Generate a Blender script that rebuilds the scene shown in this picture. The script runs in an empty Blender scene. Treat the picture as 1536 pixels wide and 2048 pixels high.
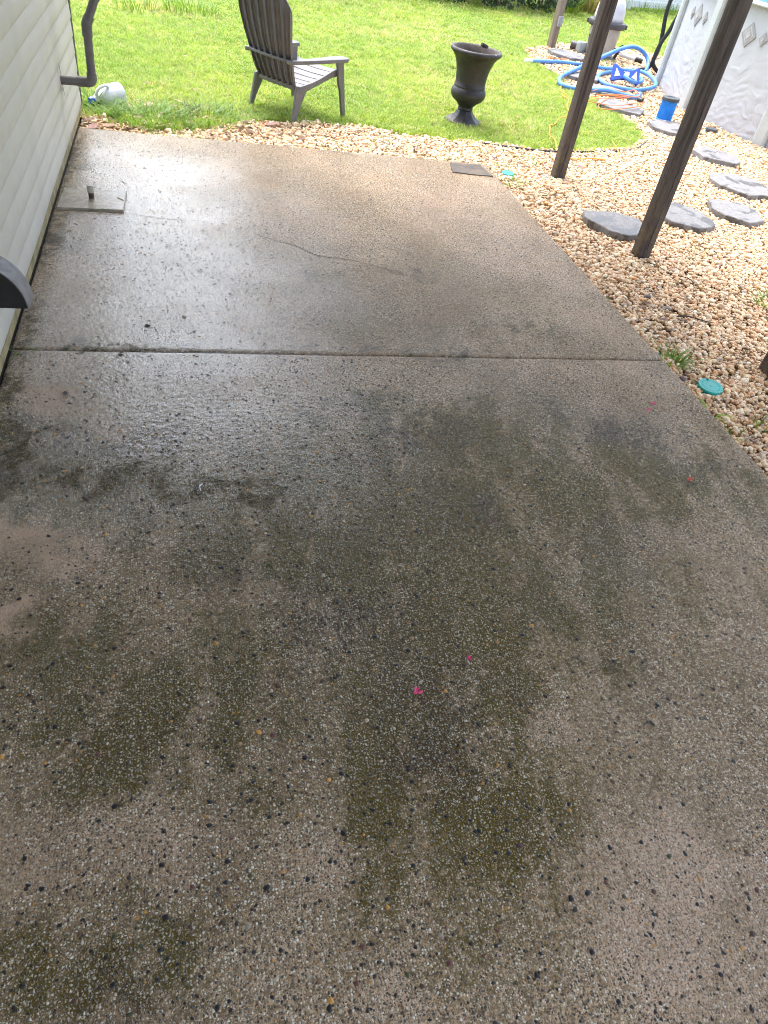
import bpy, bmesh, math, random
import numpy as np
from mathutils import Vector, Matrix, Euler

random.seed(7)
RNG = np.random.default_rng(11)
SC = bpy.context.scene
COL = SC.collection

# ------------------------------------------------------------------ camera
def camera_basis(yaw, pitch, roll):
    f = Vector((math.sin(yaw) * math.cos(pitch), math.cos(yaw) * math.cos(pitch), -math.sin(pitch)))
    r = Vector((math.cos(yaw), -math.sin(yaw), 0.0))
    u = r.cross(f)
    c, s = math.cos(roll), math.sin(roll)
    return c * r + s * u, -s * r + c * u, f

cam_data = bpy.data.cameras.new('camera')
cam = bpy.data.objects.new('camera', cam_data)
COL.objects.link(cam)
cr, cu, cf = camera_basis(0.342845, 0.731397, 0.194817)
CAM = Vector((0.78895, -3.02354, 1.80))
cam.matrix_world = Matrix(((cr.x, cu.x, -cf.x, CAM.x), (cr.y, cu.y, -cf.y, CAM.y), (cr.z, cu.z, -cf.z, CAM.z), (0, 0, 0, 1)))
cam_data.sensor_fit = 'VERTICAL'
cam_data.sensor_height = 36.0
cam_data.lens = 1424.582 / 2048.0 * 36.0
cam_data.clip_start = 0.05
cam_data.clip_end = 600
SC.camera = cam

# ------------------------------------------------------------------ sky, sun, exposure
SUN_EL, SUN_AZ = math.radians(64), math.radians(-18)      # azimuth measured from +Y towards +X
world = bpy.data.worlds.new('World')
SC.world = world
world.use_nodes = True
wn = world.node_tree
wn.nodes.clear()
w_sky = wn.nodes.new('ShaderNodeTexSky')
w_sky.sky_type = 'NISHITA'
w_sky.sun_disc = False
w_sky.sun_elevation = SUN_EL
w_sky.sun_rotation = SUN_AZ
w_sky.air_density = 1.0
w_sky.dust_density = 3.0
w_sky.ozone_density = 1.0
w_hsv = wn.nodes.new('ShaderNodeHueSaturation')           # thin even cloud: the blue washes out
w_hsv.inputs['Saturation'].default_value = 0.60
w_bg = wn.nodes.new('ShaderNodeBackground')
w_bg.inputs['Strength'].default_value = 0.15
w_out = wn.nodes.new('ShaderNodeOutputWorld')
wn.links.new(w_sky.outputs[0], w_hsv.inputs['Color'])
wn.links.new(w_hsv.outputs[0], w_bg.inputs['Color'])
wn.links.new(w_bg.outputs[0], w_out.inputs['Surface'])

sun_data = bpy.data.lights.new('sun', 'SUN')
sun_data.energy = 1.1
sun_data.angle = math.radians(50)
sun_data.color = (1.0, 0.975, 0.93)
sun = bpy.data.objects.new('sun', sun_data)
COL.objects.link(sun)
sun_dir = Vector((math.sin(SUN_AZ) * math.cos(SUN_EL), math.cos(SUN_AZ) * math.cos(SUN_EL), math.sin(SUN_EL)))
sun.rotation_euler = sun_dir.to_track_quat('Z', 'Y').to_euler()
sun.location = (0, 0, 20)

SC.view_settings.view_transform = 'Standard'
SC.view_settings.look = 'None'
SC.view_settings.exposure = 2.1
SC.view_settings.gamma = 1.0
SC.render.engine = 'CYCLES'
SC.cycles.use_denoising = True
SC.cycles.denoising_prefilter = 'FAST'
SC.cycles.filter_width = 1.05
SC.cycles.max_bounces = 5
SC.cycles.diffuse_bounces = 3
SC.cycles.glossy_bounces = 2
SC.cycles.sample_clamp_indirect = 6.0

# ------------------------------------------------------------------ helpers
class MB:
    """collects vertices and faces of one mesh, with an optional colour per face"""
    def __init__(self):
        self.v, self.f, self.c = [], [], []
    def add(self, vs, fs, col=None):
        n = len(self.v)
        self.v.extend([tuple(x) for x in vs])
        for q in fs:
            self.f.append(tuple(n + i for i in q))
            self.c.append(col)
        return self
    def box(self, lo, hi, M=None, col=None):
        (a, b, c), (d, e, f) = lo, hi
        vs = [Vector(x) for x in ((a, b, c), (d, b, c), (d, e, c), (a, e, c), (a, b, f), (d, b, f), (d, e, f), (a, e, f))]
        if M is not None:
            vs = [M @ x for x in vs]
        return self.add(vs, [(0, 3, 2, 1), (4, 5, 6, 7), (0, 1, 5, 4), (1, 2, 6, 5), (2, 3, 7, 6), (3, 0, 4, 7)], col)
    def prism(self, poly, z0, z1, M=None, inset=0.0, col=None):
        n = len(poly)
        cx = sum(q[0] for q in poly) / n
        cy = sum(q[1] for q in poly) / n
        vs = [Vector((x, y, z0)) for x, y in poly]
        if inset > 0:
            vs += [Vector((x, y, z1 - inset)) for x, y in poly]
            k = []
            for x, y in poly:
                d = math.hypot(x - cx, y - cy)
                s = (d - inset) / d
                k.append(Vector((cx + (x - cx) * s, cy + (y - cy) * s, z1)))
            vs += k
            L = 3
        else:
            vs += [Vector((x, y, z1)) for x, y in poly]
            L = 2
        if M is not None:
            vs = [M @ x for x in vs]
        fs = [tuple(range(n - 1, -1, -1)), tuple(range((L - 1) * n, L * n))]
        for l in range(L - 1):
            for i in range(n):
                j = (i + 1) % n
                fs.append((l * n + i, l * n + j, (l + 1) * n + j, (l + 1) * n + i))
        return self.add(vs, fs, col)
    def lathe(self, prof, seg=32, M=None, phase=0.0, cap=True, col=None):
        vs, fs = [], []
        for r, z in prof:
            for i in range(seg):
                a = 2 * math.pi * i / seg + phase
                vs.append(Vector((r * math.cos(a), r * math.sin(a), z)))
        for k in range(len(prof) - 1):
            for i in range(seg):
                j = (i + 1) % seg
                fs.append((k * seg + i, k * seg + j, (k + 1) * seg + j, (k + 1) * seg + i))
        if cap:
            fs.append(tuple(range(seg - 1, -1, -1)))
            m = (len(prof) - 1) * seg
            fs.append(tuple(range(m, m + seg)))
        if M is not None:
            vs = [M @ x for x in vs]
        return self.add(vs, fs, col)
    def tube(self, pts, rad, seg=10, cap=True, col=None):
        pts = [Vector(q) for q in pts]
        n = len(pts)
        R = rad if hasattr(rad, '__len__') else [rad] * n
        vs, fs = [], []
        up = None
        for i in range(n):
            t = (pts[min(i + 1, n - 1)] - pts[max(i - 1, 0)]).normalized()
            if up is None:
                up = Vector((0, 0, 1)) if abs(t.z) < 0.9 else Vector((1, 0, 0))
            a = (up - t * up.dot(t)).normalized()
            up = a
            b = t.cross(a)
            for k in range(seg):
                w = 2 * math.pi * k / seg
                vs.append(pts[i] + (a * math.cos(w) + b * math.sin(w)) * R[i])
        for i in range(n - 1):
            for k in range(seg):
                j = (k + 1) % seg
                fs.append((i * seg + k, i * seg + j, (i + 1) * seg + j, (i + 1) * seg + k))
        if cap:
            fs.append(tuple(range(seg - 1, -1, -1)))
            m = (n - 1) * seg
            fs.append(tuple(range(m, m + seg)))
        return self.add(vs, fs, col)
    def strip(self, left, right, thick=0.0):
        """ribbon between two rails; solid when thick > 0 (second skin below)"""
        n = len(left)
        vs = [Vector(q) for q in left] + [Vector(q) for q in right]
        fs = [(i, i + 1, n + i + 1, n + i) for i in range(n - 1)]
        return self.add(vs, fs)
    def mesh(self, name):
        me = bpy.data.meshes.new(name)
        me.from_pydata(self.v, [], self.f)
        if any(c is not None for c in self.c):
            att = me.color_attributes.new('tint', 'FLOAT_COLOR', 'CORNER')
            arr = []
            for q, c in zip(self.f, self.c):
                arr.extend(((c or (1, 1, 1)) + (1.0,)) * len(q))
            att.data.foreach_set('color', arr)
        me.update()
        return me
    def build(self, name, mat, parent=None, smooth=False, bevel=0.0, seg=2, recalc=True):
        me = self.mesh(name)
        if recalc:
            bm = bmesh.new()
            bm.from_mesh(me)
            bmesh.ops.recalc_face_normals(bm, faces=bm.faces)
            if bevel > 0:
                es = [e for e in bm.edges if len(e.link_faces) == 2 and e.calc_face_angle(0) > 0.5]
                bmesh.ops.bevel(bm, geom=es, offset=bevel, segments=seg, profile=0.5, affect='EDGES', clamp_overlap=True)
            bm.to_mesh(me)
            bm.free()
        return link(name, me, mat, parent, smooth)

def link(name, me, mat, parent=None, smooth=False):
    if mat is not None:
        me.materials.clear()
        me.materials.append(mat)
    if smooth:
        me.polygons.foreach_set('use_smooth', [True] * len(me.polygons))
        if smooth != 'full':
            try:
                me.set_sharp_from_angle(angle=math.radians(42))
            except Exception:
                pass
    o = bpy.data.objects.new(name, me)
    COL.objects.link(o)
    if parent is not None:
        o.parent = parent
    return o

def empty(name, loc=(0, 0, 0), rz=0.0):
    o = bpy.data.objects.new(name, None)
    o.empty_display_size = 0.1
    COL.objects.link(o)
    o.location = loc
    o.rotation_euler = (0, 0, rz)
    return o

def tag(o, label, cat, group=None):
    o['label'] = label
    o['category'] = cat
    if group:
        o['group'] = group
    return o

def kind(o, k, label=None):
    o['kind'] = k
    if label:
        o['label'] = label
    return o

def copy_child(src, parent, loc=None, rot=None):
    c = src.copy()
    COL.objects.link(c)
    c.parent = parent
    if loc is not None:
        c.location = loc
    if rot is not None:
        c.rotation_euler = rot
    return c

def smooth_path(pts, n=8):
    P = [Vector(q) for q in pts]
    out = []
    for i in range(len(P) - 1):
        a, b, c, d = P[max(i - 1, 0)], P[i], P[i + 1], P[min(i + 2, len(P) - 1)]
        for k in range(n):
            t = k / n
            out.append(0.5 * ((2 * b) + (c - a) * t + (2 * a - 5 * b + 4 * c - d) * t * t + (3 * b - a - 3 * c + d) * t ** 3))
    out.append(P[-1])
    return out

# ------------------------------------------------------------------ materials
class NT:
    def __init__(self, name):
        self.m = bpy.data.materials.new(name)
        self.m.use_nodes = True
        self.t = self.m.node_tree
        self.t.nodes.clear()
        self.out = self.t.nodes.new('ShaderNodeOutputMaterial')
        self.b = self.t.nodes.new('ShaderNodeBsdfPrincipled')
        self.t.links.new(self.b.outputs[0], self.out.inputs[0])
        self.co = None
    def n(self, kind_, **kw):
        x = self.t.nodes.new(kind_)
        for k, v in kw.items():
            setattr(x, k, v)
        return x
    def l(self, a, b):
        self.t.links.new(a, b)
    def coord(self):
        if self.co is None:
            self.co = self.n('ShaderNodeTexCoord').outputs['Object']
        return self.co
    def put(self, sock, v):
        if hasattr(v, 'is_output') or hasattr(v, 'links'):
            self.l(v, sock)
        elif isinstance(v, (tuple, list)) and len(v) == 3 and sock.type == 'RGBA':
            sock.default_value = (*v, 1)
        else:
            sock.default_value = v
    def math(self, op, a, b=0.0, c=0.0, clamp=False):
        x = self.n('ShaderNodeMath', operation=op, use_clamp=clamp)
        self.put(x.inputs[0], a)
        self.put(x.inputs[1], b)
        self.put(x.inputs[2], c)
        return x.outputs[0]
    def vmath(self, op, a, b=(0, 0, 0)):
        x = self.n('ShaderNodeVectorMath', operation=op)
        self.put(x.inputs[0], a)
        self.put(x.inputs[1], b)
        return x.outputs[1] if op in ('LENGTH', 'DISTANCE', 'DOT_PRODUCT') else x.outputs[0]
    def rng(self, v, a, b, c=0.0, d=1.0, smooth=True):
        x = self.n('ShaderNodeMapRange')
        x.interpolation_type = 'SMOOTHSTEP' if smooth else 'LINEAR'
        self.put(x.inputs[0], v)
        for i, q in enumerate((a, b, c, d)):
            self.put(x.inputs[1 + i], q)
        return x.outputs[0]
    def mix(self, fac, a, b, blend='MIX'):
        x = self.n('ShaderNodeMix', data_type='RGBA', blend_type=blend)
        self.put(x.inputs[0], fac)
        self.put(x.inputs[6], a)
        self.put(x.inputs[7], b)
        return x.outputs[2]
    def noise(self, scale, detail=4.0, rough=0.55, vec=None, dist=0.0):
        x = self.n('ShaderNodeTexNoise')
        self.l(vec if vec is not None else self.coord(), x.inputs['Vector'])
        x.inputs['Scale'].default_value = scale
        x.inputs['Detail'].default_value = detail
        x.inputs['Roughness'].default_value = rough
        x.inputs['Distortion'].default_value = dist
        return x.outputs[0]
    def scale(self, v, loc=(0, 0, 0)):
        x = self.n('ShaderNodeMapping')
        self.l(self.coord(), x.inputs[0])
        x.inputs['Scale'].default_value = v
        x.inputs['Location'].default_value = loc
        return x.outputs[0]
    def ramp(self, v, stops, const=False):
        x = self.n('ShaderNodeValToRGB')
        x.color_ramp.interpolation = 'CONSTANT' if const else 'LINEAR'
        e = x.color_ramp.elements
        while len(e) < len(stops):
            e.new(0.5)
        for i, (q, c) in enumerate(stops):
            e[i].position = q
            e[i].color = (*c, 1)
        self.put(x.inputs[0], v)
        return x.outputs[0]
    def bump(self, h, strength, dist, normal=None):
        x = self.n('ShaderNodeBump')
        x.inputs['Strength'].default_value = strength
        x.inputs['Distance'].default_value = dist
        self.l(h, x.inputs['Height'])
        if normal is not None:
            self.l(normal, x.inputs['Normal'])
        return x.outputs[0]
    def set(self, color=None, rough=None, normal=None, spec=None, metal=None):
        for nm, v in (('Base Color', color), ('Roughness', rough), ('Normal', normal), ('Specular IOR Level', spec), ('Metallic', metal)):
            if v is not None:
                self.put(self.b.inputs[nm], v)
        return self.m

def pm(name, base, rough=0.6, var=0.25, scale=8.0, bump=0.0, bscale=60.0, dirt=None, dirt_amt=0.4, dirt_scale=5.0, spec=0.5):
    t = NT(name)
    a = t.noise(scale, 5)
    lo = tuple(x * (1 - var) for x in base)
    hi = tuple(min(1, x * (1 + var)) for x in base)
    c = t.mix(t.rng(a, 0.3, 0.7), lo, hi)
    if dirt is not None:
        d = t.noise(dirt_scale, 6, 0.65, dist=0.6)
        c = t.mix(t.rng(d, 0.52, 0.72, 0, dirt_amt), c, dirt)
    nm = t.bump(t.noise(bscale, 5), bump, 0.004) if bump > 0 else None
    r = t.rng(t.noise(scale * 2.3, 4), 0.3, 0.7, max(0.03, rough - 0.1), min(1, rough + 0.1))
    return t.set(c, r, nm, spec)

M = {}

# wet exposed-aggregate concrete; the slab mesh carries its algae, wear and damp marks as attributes
def slab_material():
    t = NT('wet_aggregate_concrete')
    co = t.coord()
    a1 = t.n('ShaderNodeAttribute', attribute_type='GEOMETRY', attribute_name='stain')
    a2 = t.n('ShaderNodeAttribute', attribute_type='GEOMETRY', attribute_name='mottle')
    s1, s2 = t.n('ShaderNodeSeparateColor'), t.n('ShaderNodeSeparateColor')
    t.l(a1.outputs['Color'], s1.inputs[0])
    t.l(a2.outputs['Color'], s2.inputs[0])
    algae, pale, wet = s1.outputs
    hue, expo, mott = s2.outputs
    fine = t.noise(70, 2)
    paste = t.mix(mott, (0.365, 0.248, 0.135), (0.575, 0.405, 0.250))
    paste = t.mix(t.rng(fine, 0.40, 0.64, 0, 0.65), paste, (0.16, 0.098, 0.046))
    paste = t.mix(pale, paste, (0.60, 0.415, 0.285))

    # algae sits in the paste; the hard grains shed most of it
    pud = a1.outputs['Alpha']
    gran = t.noise(52, 4, 0.72)
    algae = t.rng(t.math('ADD', algae, t.math('MULTIPLY', t.math('SUBTRACT', gran, 0.5), 1.7)), 0.10, 0.95)
    paste = t.mix(algae, paste, t.mix(hue, (0.108, 0.074, 0.006), (0.070, 0.042, 0.016)))
    paste = t.mix(t.math('MULTIPLY', pud, t.rng(gran, 0.35, 0.6, 0.35, 1.0)), paste, (0.050, 0.034, 0.008))
    spark = t.rng(algae, 0.0, 1.0, 1.0, 0.60)
    jn = t.n('ShaderNodeTexNoise')
    t.l(co, jn.inputs['Vector'])
    jn.inputs['Scale'].default_value = 190
    jn.inputs['Detail'].default_value = 0
    jw = t.n('ShaderNodeVectorMath', operation='MULTIPLY_ADD')
    t.l(jn.outputs['Color'], jw.inputs[0])
    jw.inputs[1].default_value = (0.0055, 0.0055, 0)
    t.l(co, jw.inputs[2])

    def grains(scale, r0, r1, stops):
        v = t.n('ShaderNodeTexVoronoi', voronoi_dimensions='2D')
        t.l(jw.outputs[0], v.inputs['Vector'])
        v.inputs['Scale'].default_value = scale
        v.inputs['Randomness'].default_value = 0.95
        sep = t.n('ShaderNodeSeparateColor')
        t.l(v.outputs['Color'], sep.inputs[0])
        size = t.rng(sep.outputs[1], 0, 1, r0, r1, smooth=False)
        q = t.math('DIVIDE', v.outputs['Distance'], size)
        msk = t.rng(q, 1.05, 0.70)
        dome = t.math('SUBTRACT', 1.0, t.math('MULTIPLY', q, q), clamp=True)
        return msk, t.ramp(sep.outputs[0], stops, const=True), dome
    g1, c1, d1 = grains(138, 0.20, 0.48, [(0.0, (0.21, 0.145, 0.08)), (0.24, (0.36, 0.26, 0.155)), (0.38, (0.80, 0.68, 0.48)), (0.54, (0.93, 0.86, 0.71)),
                                          (0.70, (0.52, 0.29, 0.11)), (0.77, (0.12, 0.066, 0.036)), (0.84, (0.020, 0.020, 0.021))])
    g2, c2, d2 = grains(235, 0.25, 0.48, [(0.0, (0.17, 0.130, 0.085)), (0.36, (0.60, 0.51, 0.37)), (0.58, (0.05, 0.040, 0.030)), (0.82, (0.90, 0.83, 0.69))])
    col = t.mix(t.math('MULTIPLY', g2, t.math('MULTIPLY', t.math('MULTIPLY', expo, 0.8), spark)), paste, c2)
    col = t.mix(t.math('MULTIPLY', g1, t.math('MULTIPLY', expo, spark)), col, c1)
    col = t.mix(t.math('MULTIPLY', wet, 0.62), col, t.mix(1.0, col, (0.42, 0.40, 0.40), 'MULTIPLY'))
    rough = t.math('SUBTRACT', t.rng(wet, 0.0, 1.0, 0.50, 0.26, smooth=False), t.math('MULTIPLY', g1, 0.26))
    h = t.math('ADD', d1, t.math('MULTIPLY', d2, 0.4))
    h = t.math('ADD', h, t.math('MULTIPLY', t.noise(38, 1), 1.2))
    nrm = t.bump(h, 0.9, 0.0042)
    t.put(nrm.node.inputs['Strength'], t.rng(wet, 0.2, 1.0, 1.0, 0.46))
    t.b.inputs['IOR'].default_value = 1.45
    t.put(t.b.inputs['Coat Weight'], wet)
    t.b.inputs['Coat IOR'].default_value = 1.95
    t.b.inputs['Coat Roughness'].default_value = 0.16
    t.l(nrm, t.b.inputs['Coat Normal'])
    return t.set(col, rough, nrm, t.math('ADD', t.rng(wet, 0, 1, 0.10, 0.4), t.math('MULTIPLY', g1, 0.75)))

M['slab'] = slab_material()

def tint_mat(name, rough=0.35, bump=0.0, use='tint', spec=0.5, mode='GEOMETRY', noise_var=0.25, nscale=40.0):
    t = NT(name)
    a = t.n('ShaderNodeAttribute', attribute_type=mode, attribute_name=use)
    v = t.rng(t.noise(nscale, 4), 0.3, 0.7, 1 - noise_var, 1 + noise_var)
    c = t.vmath('SCALE', a.outputs['Color'])
    t.l(v, c.node.inputs[3])
    nm = t.bump(t.noise(nscale * 3, 3), bump, 0.002) if bump else None
    return t.set(c, rough, nm, spec)

M['aggregate'] = tint_mat('aggregate_stone', 0.42, 0.3, nscale=120, spec=0.3)
M['pebble'] = tint_mat('quartz_pebble', 0.45, 0.25, mode='INSTANCER', nscale=1.7, noise_var=0.28)
M['leafcol'] = tint_mat('dry_leaf', 0.7, 0.4)

def grass_mat(name, mode):
    t = NT(name)
    a = t.n('ShaderNodeAttribute', attribute_type=mode, attribute_name='tint')
    c = a.outputs['Color']
    t.set(c, 0.5, None, 0.35)
    tr = t.n('ShaderNodeBsdfTranslucent')
    t.l(t.mix(1.0, c, (1.25, 1.25, 0.7), 'MULTIPLY'), tr.inputs[0])
    mx = t.n('ShaderNodeMixShader')
    mx.inputs[0].default_value = 0.38
    t.l(t.b.outputs[0], mx.inputs[1])
    t.l(tr.outputs[0], mx.inputs[2])
    t.l(mx.outputs[0], t.out.inputs[0])
    return t.m
M['grass'] = grass_mat('grass_blade', 'INSTANCER')
M['blade'] = grass_mat('weed_blade', 'GEOMETRY')

def lawn_mat():
    t = NT('lawn_soil')
    a = t.noise(1.1, 6, 0.65)
    b = t.noise(18, 6, 0.7)
    c = t.mix(t.rng(b, 0.35, 0.65), (0.11, 0.145, 0.03), (0.24, 0.29, 0.07))
    c = t.mix(t.rng(a, 0.52, 0.68, 0, 0.6), c, (0.23, 0.19, 0.10))
    return t.set(c, 0.9, t.bump(b, 1.0, 0.03), 0.2)
M['lawn'] = lawn_mat()

def bed_mat():
    t = NT('gravel_bed_ground')
    v = t.n('ShaderNodeTexVoronoi')
    t.l(t.coord(), v.inputs['Vector'])
    v.inputs['Scale'].default_value = 45
    s = t.n('ShaderNodeSeparateColor')
    t.l(v.outputs['Color'], s.inputs[0])
    c = t.ramp(s.outputs[0], [(0, (0.46, 0.32, 0.19)), (0.35, (0.55, 0.42, 0.28)), (0.7, (0.64, 0.55, 0.42)), (1, (0.42, 0.31, 0.22))])
    c = t.mix(t.rng(v.outputs['Distance'], 0.25, 0.6), c, (0.28, 0.19, 0.115))
    return t.set(c, 0.8, t.bump(v.outputs['Distance'], 1.0, -0.02), 0.3)
M['bed'] = bed_mat()

def siding_mat():
    t = NT('vinyl_siding')
    a = t.noise(0.8, 5, 0.6)
    gz = t.scale((0.6, 0.6, 9.0))
    b = t.noise(3.0, 5, 0.65, vec=gz)
    c = t.mix(t.rng(a, 0.35, 0.65), (0.47, 0.445, 0.38), (0.54, 0.515, 0.45))
    c = t.mix(t.rng(b, 0.50, 0.70, 0, 0.35), c, (0.47, 0.445, 0.36))
    c = t.mix(t.rng(t.noise(14, 6, 0.7), 0.60, 0.75, 0, 0.35), c, (0.25, 0.23, 0.15))
    nm = t.bump(t.noise(1.0, 4, 0.6, vec=t.scale((60, 3, 60))), 0.12, 0.003)
    return t.set(c, 0.55, nm, 0.4)
M['siding'] = siding_mat()

def wood_mat(name, a, b, moss=None):
    t = NT(name)
    v = t.scale((28, 28, 1.6))
    g = t.noise(1.6, 7, 0.7, vec=v, dist=0.4)
    c = t.mix(t.rng(g, 0.32, 0.68), a, b)
    crack = t.rng(t.noise(1.0, 4, 0.6, vec=t.scale((45, 45, 1.1))), 0.33, 0.27)
    c = t.mix(crack, c, tuple(x * 0.3 for x in a))
    if moss is not None:
        s = t.n('ShaderNodeSeparateXYZ')
        t.l(t.coord(), s.inputs[0])
        f = t.rng(s.outputs[2], 0.75, 0.0, 0.0, 0.75)
        f = t.math('MULTIPLY', f, t.rng(t.noise(9, 6, 0.7), 0.42, 0.62))
        c = t.mix(f, c, moss)
    h = t.math('SUBTRACT', g, t.math('MULTIPLY', crack, 1.5))
    return t.set(c, 0.72, t.bump(h, 0.6, 0.004), 0.3)  # browner towards the slab: damp and roof shade put into the pebble tint
M['post'] = wood_mat('dark_stained_timber', (0.040, 0.032, 0.030), (0.125, 0.099, 0.089), (0.14, 0.115, 0.058))
M['greypost'] = wood_mat('weathered_timber', (0.20, 0.155, 0.115), (0.32, 0.26, 0.20))
M['rafter'] = wood_mat('roof_timber', (0.06, 0.045, 0.035), (0.10, 0.08, 0.06))

M['roof'] = pm('roof_decking', (0.22, 0.20, 0.18), 0.8, 0.2, 3)
M['darkstrip'] = pm('dark_corner_strip', (0.022, 0.02, 0.019), 0.7, 0.3, 12)
M['tantrim'] = pm('tan_flashing', (0.30, 0.25, 0.13), 0.6, 0.25, 9, dirt=(0.10, 0.10, 0.03), dirt_amt=0.7, dirt_scale=6)
M['black'] = pm('black_gap', (0.012, 0.011, 0.010), 0.85, 0.3, 20)
M['foundation'] = pm('foundation_block', (0.16, 0.15, 0.11), 0.85, 0.3, 10, 0.5)
M['pvc'] = pm('grey_pipe_plastic', (0.135, 0.125, 0.125), 0.45, 0.18, 14, dirt=(0.10, 0.075, 0.05), dirt_amt=0.5, dirt_scale=9)
M['hood'] = pm('shaded_black_plastic', (0.010, 0.010, 0.011), 0.45, 0.3, 16, 0.2)  # black plastic, with the shade on the side face put into its tone
M['hoodtop'] = pm('dusty_skylit_plastic', (0.17, 0.16, 0.165), 0.55, 0.2, 14, 0.2, dirt=(0.07, 0.06, 0.055), dirt_amt=0.8, dirt_scale=16)  # paler top: dust and spots, plus sky light painted into the colour
M['chair'] = pm('taupe_resin', (0.150, 0.143, 0.152), 0.44, 0.10, 7, 0.08, 90, dirt=(0.13, 0.11, 0.09), dirt_amt=0.3, dirt_scale=7)
M['urn'] = pm('black_resin', (0.025, 0.023, 0.025), 0.52, 0.25, 9, 0.1, 40, dirt=(0.07, 0.055, 0.045), dirt_amt=0.35, dirt_scale=6)
M['urnin'] = pm('urn_inside', (0.060, 0.045, 0.036), 0.75, 0.3, 12, 0.3)
M['fleck'] = pm('white_chip', (0.75, 0.74, 0.70), 0.6, 0.1, 20)
M['jug'] = pm('white_jug_plastic', (0.70, 0.73, 0.78), 0.35, 0.06, 5)
M['juglabel'] = pm('faded_label', (0.72, 0.62, 0.63), 0.5, 0.15, 30)
M['jugcap'] = pm('blue_cap_plastic', (0.015, 0.07, 0.50), 0.35, 0.15, 12)
M['stone_plain'] = pm('stepping_stone_plain', (0.155, 0.150, 0.150), 0.75, 0.12, 14, 0.5, 70, dirt=(0.085, 0.082, 0.082), dirt_amt=0.85, dirt_scale=4.5)
def stone_mat():
    t = NT('stepping_stone_concrete')
    info = t.n('ShaderNodeObjectInfo')
    mp = t.n('ShaderNodeVectorMath', operation='ADD')
    t.l(t.coord(), mp.inputs[0]); t.l(info.outputs['Location'], mp.inputs[1])
    v = mp.outputs[0]
    c = t.mix(t.rng(t.noise(22, 5, 0.6, vec=v), 0.3, 0.7), (0.175, 0.171, 0.172), (0.235, 0.229, 0.227))
    c = t.mix(t.rng(t.noise(120, 3, vec=v), 0.55, 0.75, 0, 0.6), c, (0.30, 0.28, 0.25))
    wet = t.rng(t.noise(5.2, 4, 0.5, vec=v, dist=0.5), 0.535, 0.565)
    c = t.mix(t.math('MULTIPLY', wet, 0.8), c, (0.068, 0.066, 0.068))
    return t.set(c, t.rng(wet, 0, 1, 0.8, 0.4), t.bump(t.noise(60, 5, 0.7, vec=v), 0.6, 0.006), 0.4)
M['stone'] = stone_mat()
M['teal'] = pm('teal_plastic', (0.0, 0.34, 0.29), 0.4, 0.12, 10, 0.05)
M['petal'] = pm('pink_petal', (0.80, 0.05, 0.22), 0.5, 0.25, 90)
M['petalred'] = pm('coral_petal', (0.85, 0.10, 0.07), 0.5, 0.25, 90)
M['padconc'] = pm('pad_concrete', (0.27, 0.235, 0.18), 0.27, 0.22, 9, 0.5, 90, dirt=(0.085, 0.08, 0.03), dirt_amt=0.85, dirt_scale=5)
M['capmetal'] = pm('weathered_cap', (0.42, 0.41, 0.34), 0.5, 0.25, 30)
M['rust'] = pm('rusted_stub', (0.075, 0.052, 0.036), 0.7, 0.35, 40, 0.4)
M['board'] = pm('wet_plywood', (0.080, 0.062, 0.045), 0.75, 0.35, 9, 0.3, 60, dirt=(0.13, 0.09, 0.055), dirt_amt=0.9, dirt_scale=6)
M['hose'] = pm('blue_hose_plastic', (0.095, 0.27, 0.68), 0.48, 0.14, 7)
M['white'] = pm('white_plastic', (0.72, 0.73, 0.74), 0.4, 0.06, 10)
M['vacblue'] = pm('royal_blue_plastic', (0.022, 0.075, 0.46), 0.3, 0.12, 12)
M['cordy'] = pm('yellow_orange_cord', (0.85, 0.34, 0.03), 0.5, 0.12, 20)
M['cordo'] = pm('orange_cord', (0.82, 0.24, 0.06), 0.5, 0.14, 20)
M['cart'] = pm('blue_pleated_filter', (0.03, 0.28, 0.80), 0.5, 0.12, 12)
M['cartcap'] = pm('grey_filter_cap', (0.065, 0.075, 0.085), 0.55, 0.2, 18)
M['tank'] = pm('beige_tank_plastic', (0.46, 0.43, 0.39), 0.5, 0.08, 5)
M['dome'] = pm('white_tank_lid', (0.62, 0.62, 0.66), 0.4, 0.06, 6)
M['band'] = pm('charcoal_clamp', (0.075, 0.070, 0.075), 0.5, 0.2, 15)
M['tanklabel'] = pm('dark_tank_label', (0.06, 0.06, 0.07), 0.4, 0.6, 60)
M['clear'] = pm('cloudy_pump_lid', (0.34, 0.38, 0.38), 0.3, 0.2, 12)
M['bhose'] = pm('black_flex_hose', (0.02, 0.02, 0.022), 0.5, 0.2, 20)
M['poolwall'] = pm('embossed_pool_wall', (0.44, 0.455, 0.485), 0.5, 0.05, 3, 0.2, 26)
M['poolpost'] = pm('pool_upright_resin', (0.45, 0.48, 0.475), 0.45, 0.06, 4)
M['diamond'] = pm('grey_diamond_print', (0.30, 0.295, 0.30), 0.5, 0.10, 12)
M['diamond2'] = pm('pale_diamond_print', (0.40, 0.395, 0.40), 0.5, 0.10, 12)
M['water'] = pm('pool_water', (0.08, 0.30, 0.36), 0.08, 0.1, 3, 0.2, 6)
M['fence'] = pm('white_vinyl_fence', (0.74, 0.75, 0.78), 0.45, 0.04, 3)
M['box'] = pm('grey_electrical_box', (0.36, 0.36, 0.38), 0.5, 0.1, 8)
M['edging'] = pm('black_edging', (0.02, 0.02, 0.022), 0.6, 0.2, 20)
M['twig'] = pm('dark_twig', (0.055, 0.04, 0.032), 0.8, 0.3, 30)
M['bark'] = pm('shrub_stem', (0.10, 0.075, 0.05), 0.85, 0.3, 20)
M['chip'] = pm('grey_concrete_chip', (0.20, 0.19, 0.17), 0.8, 0.2, 20)

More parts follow.
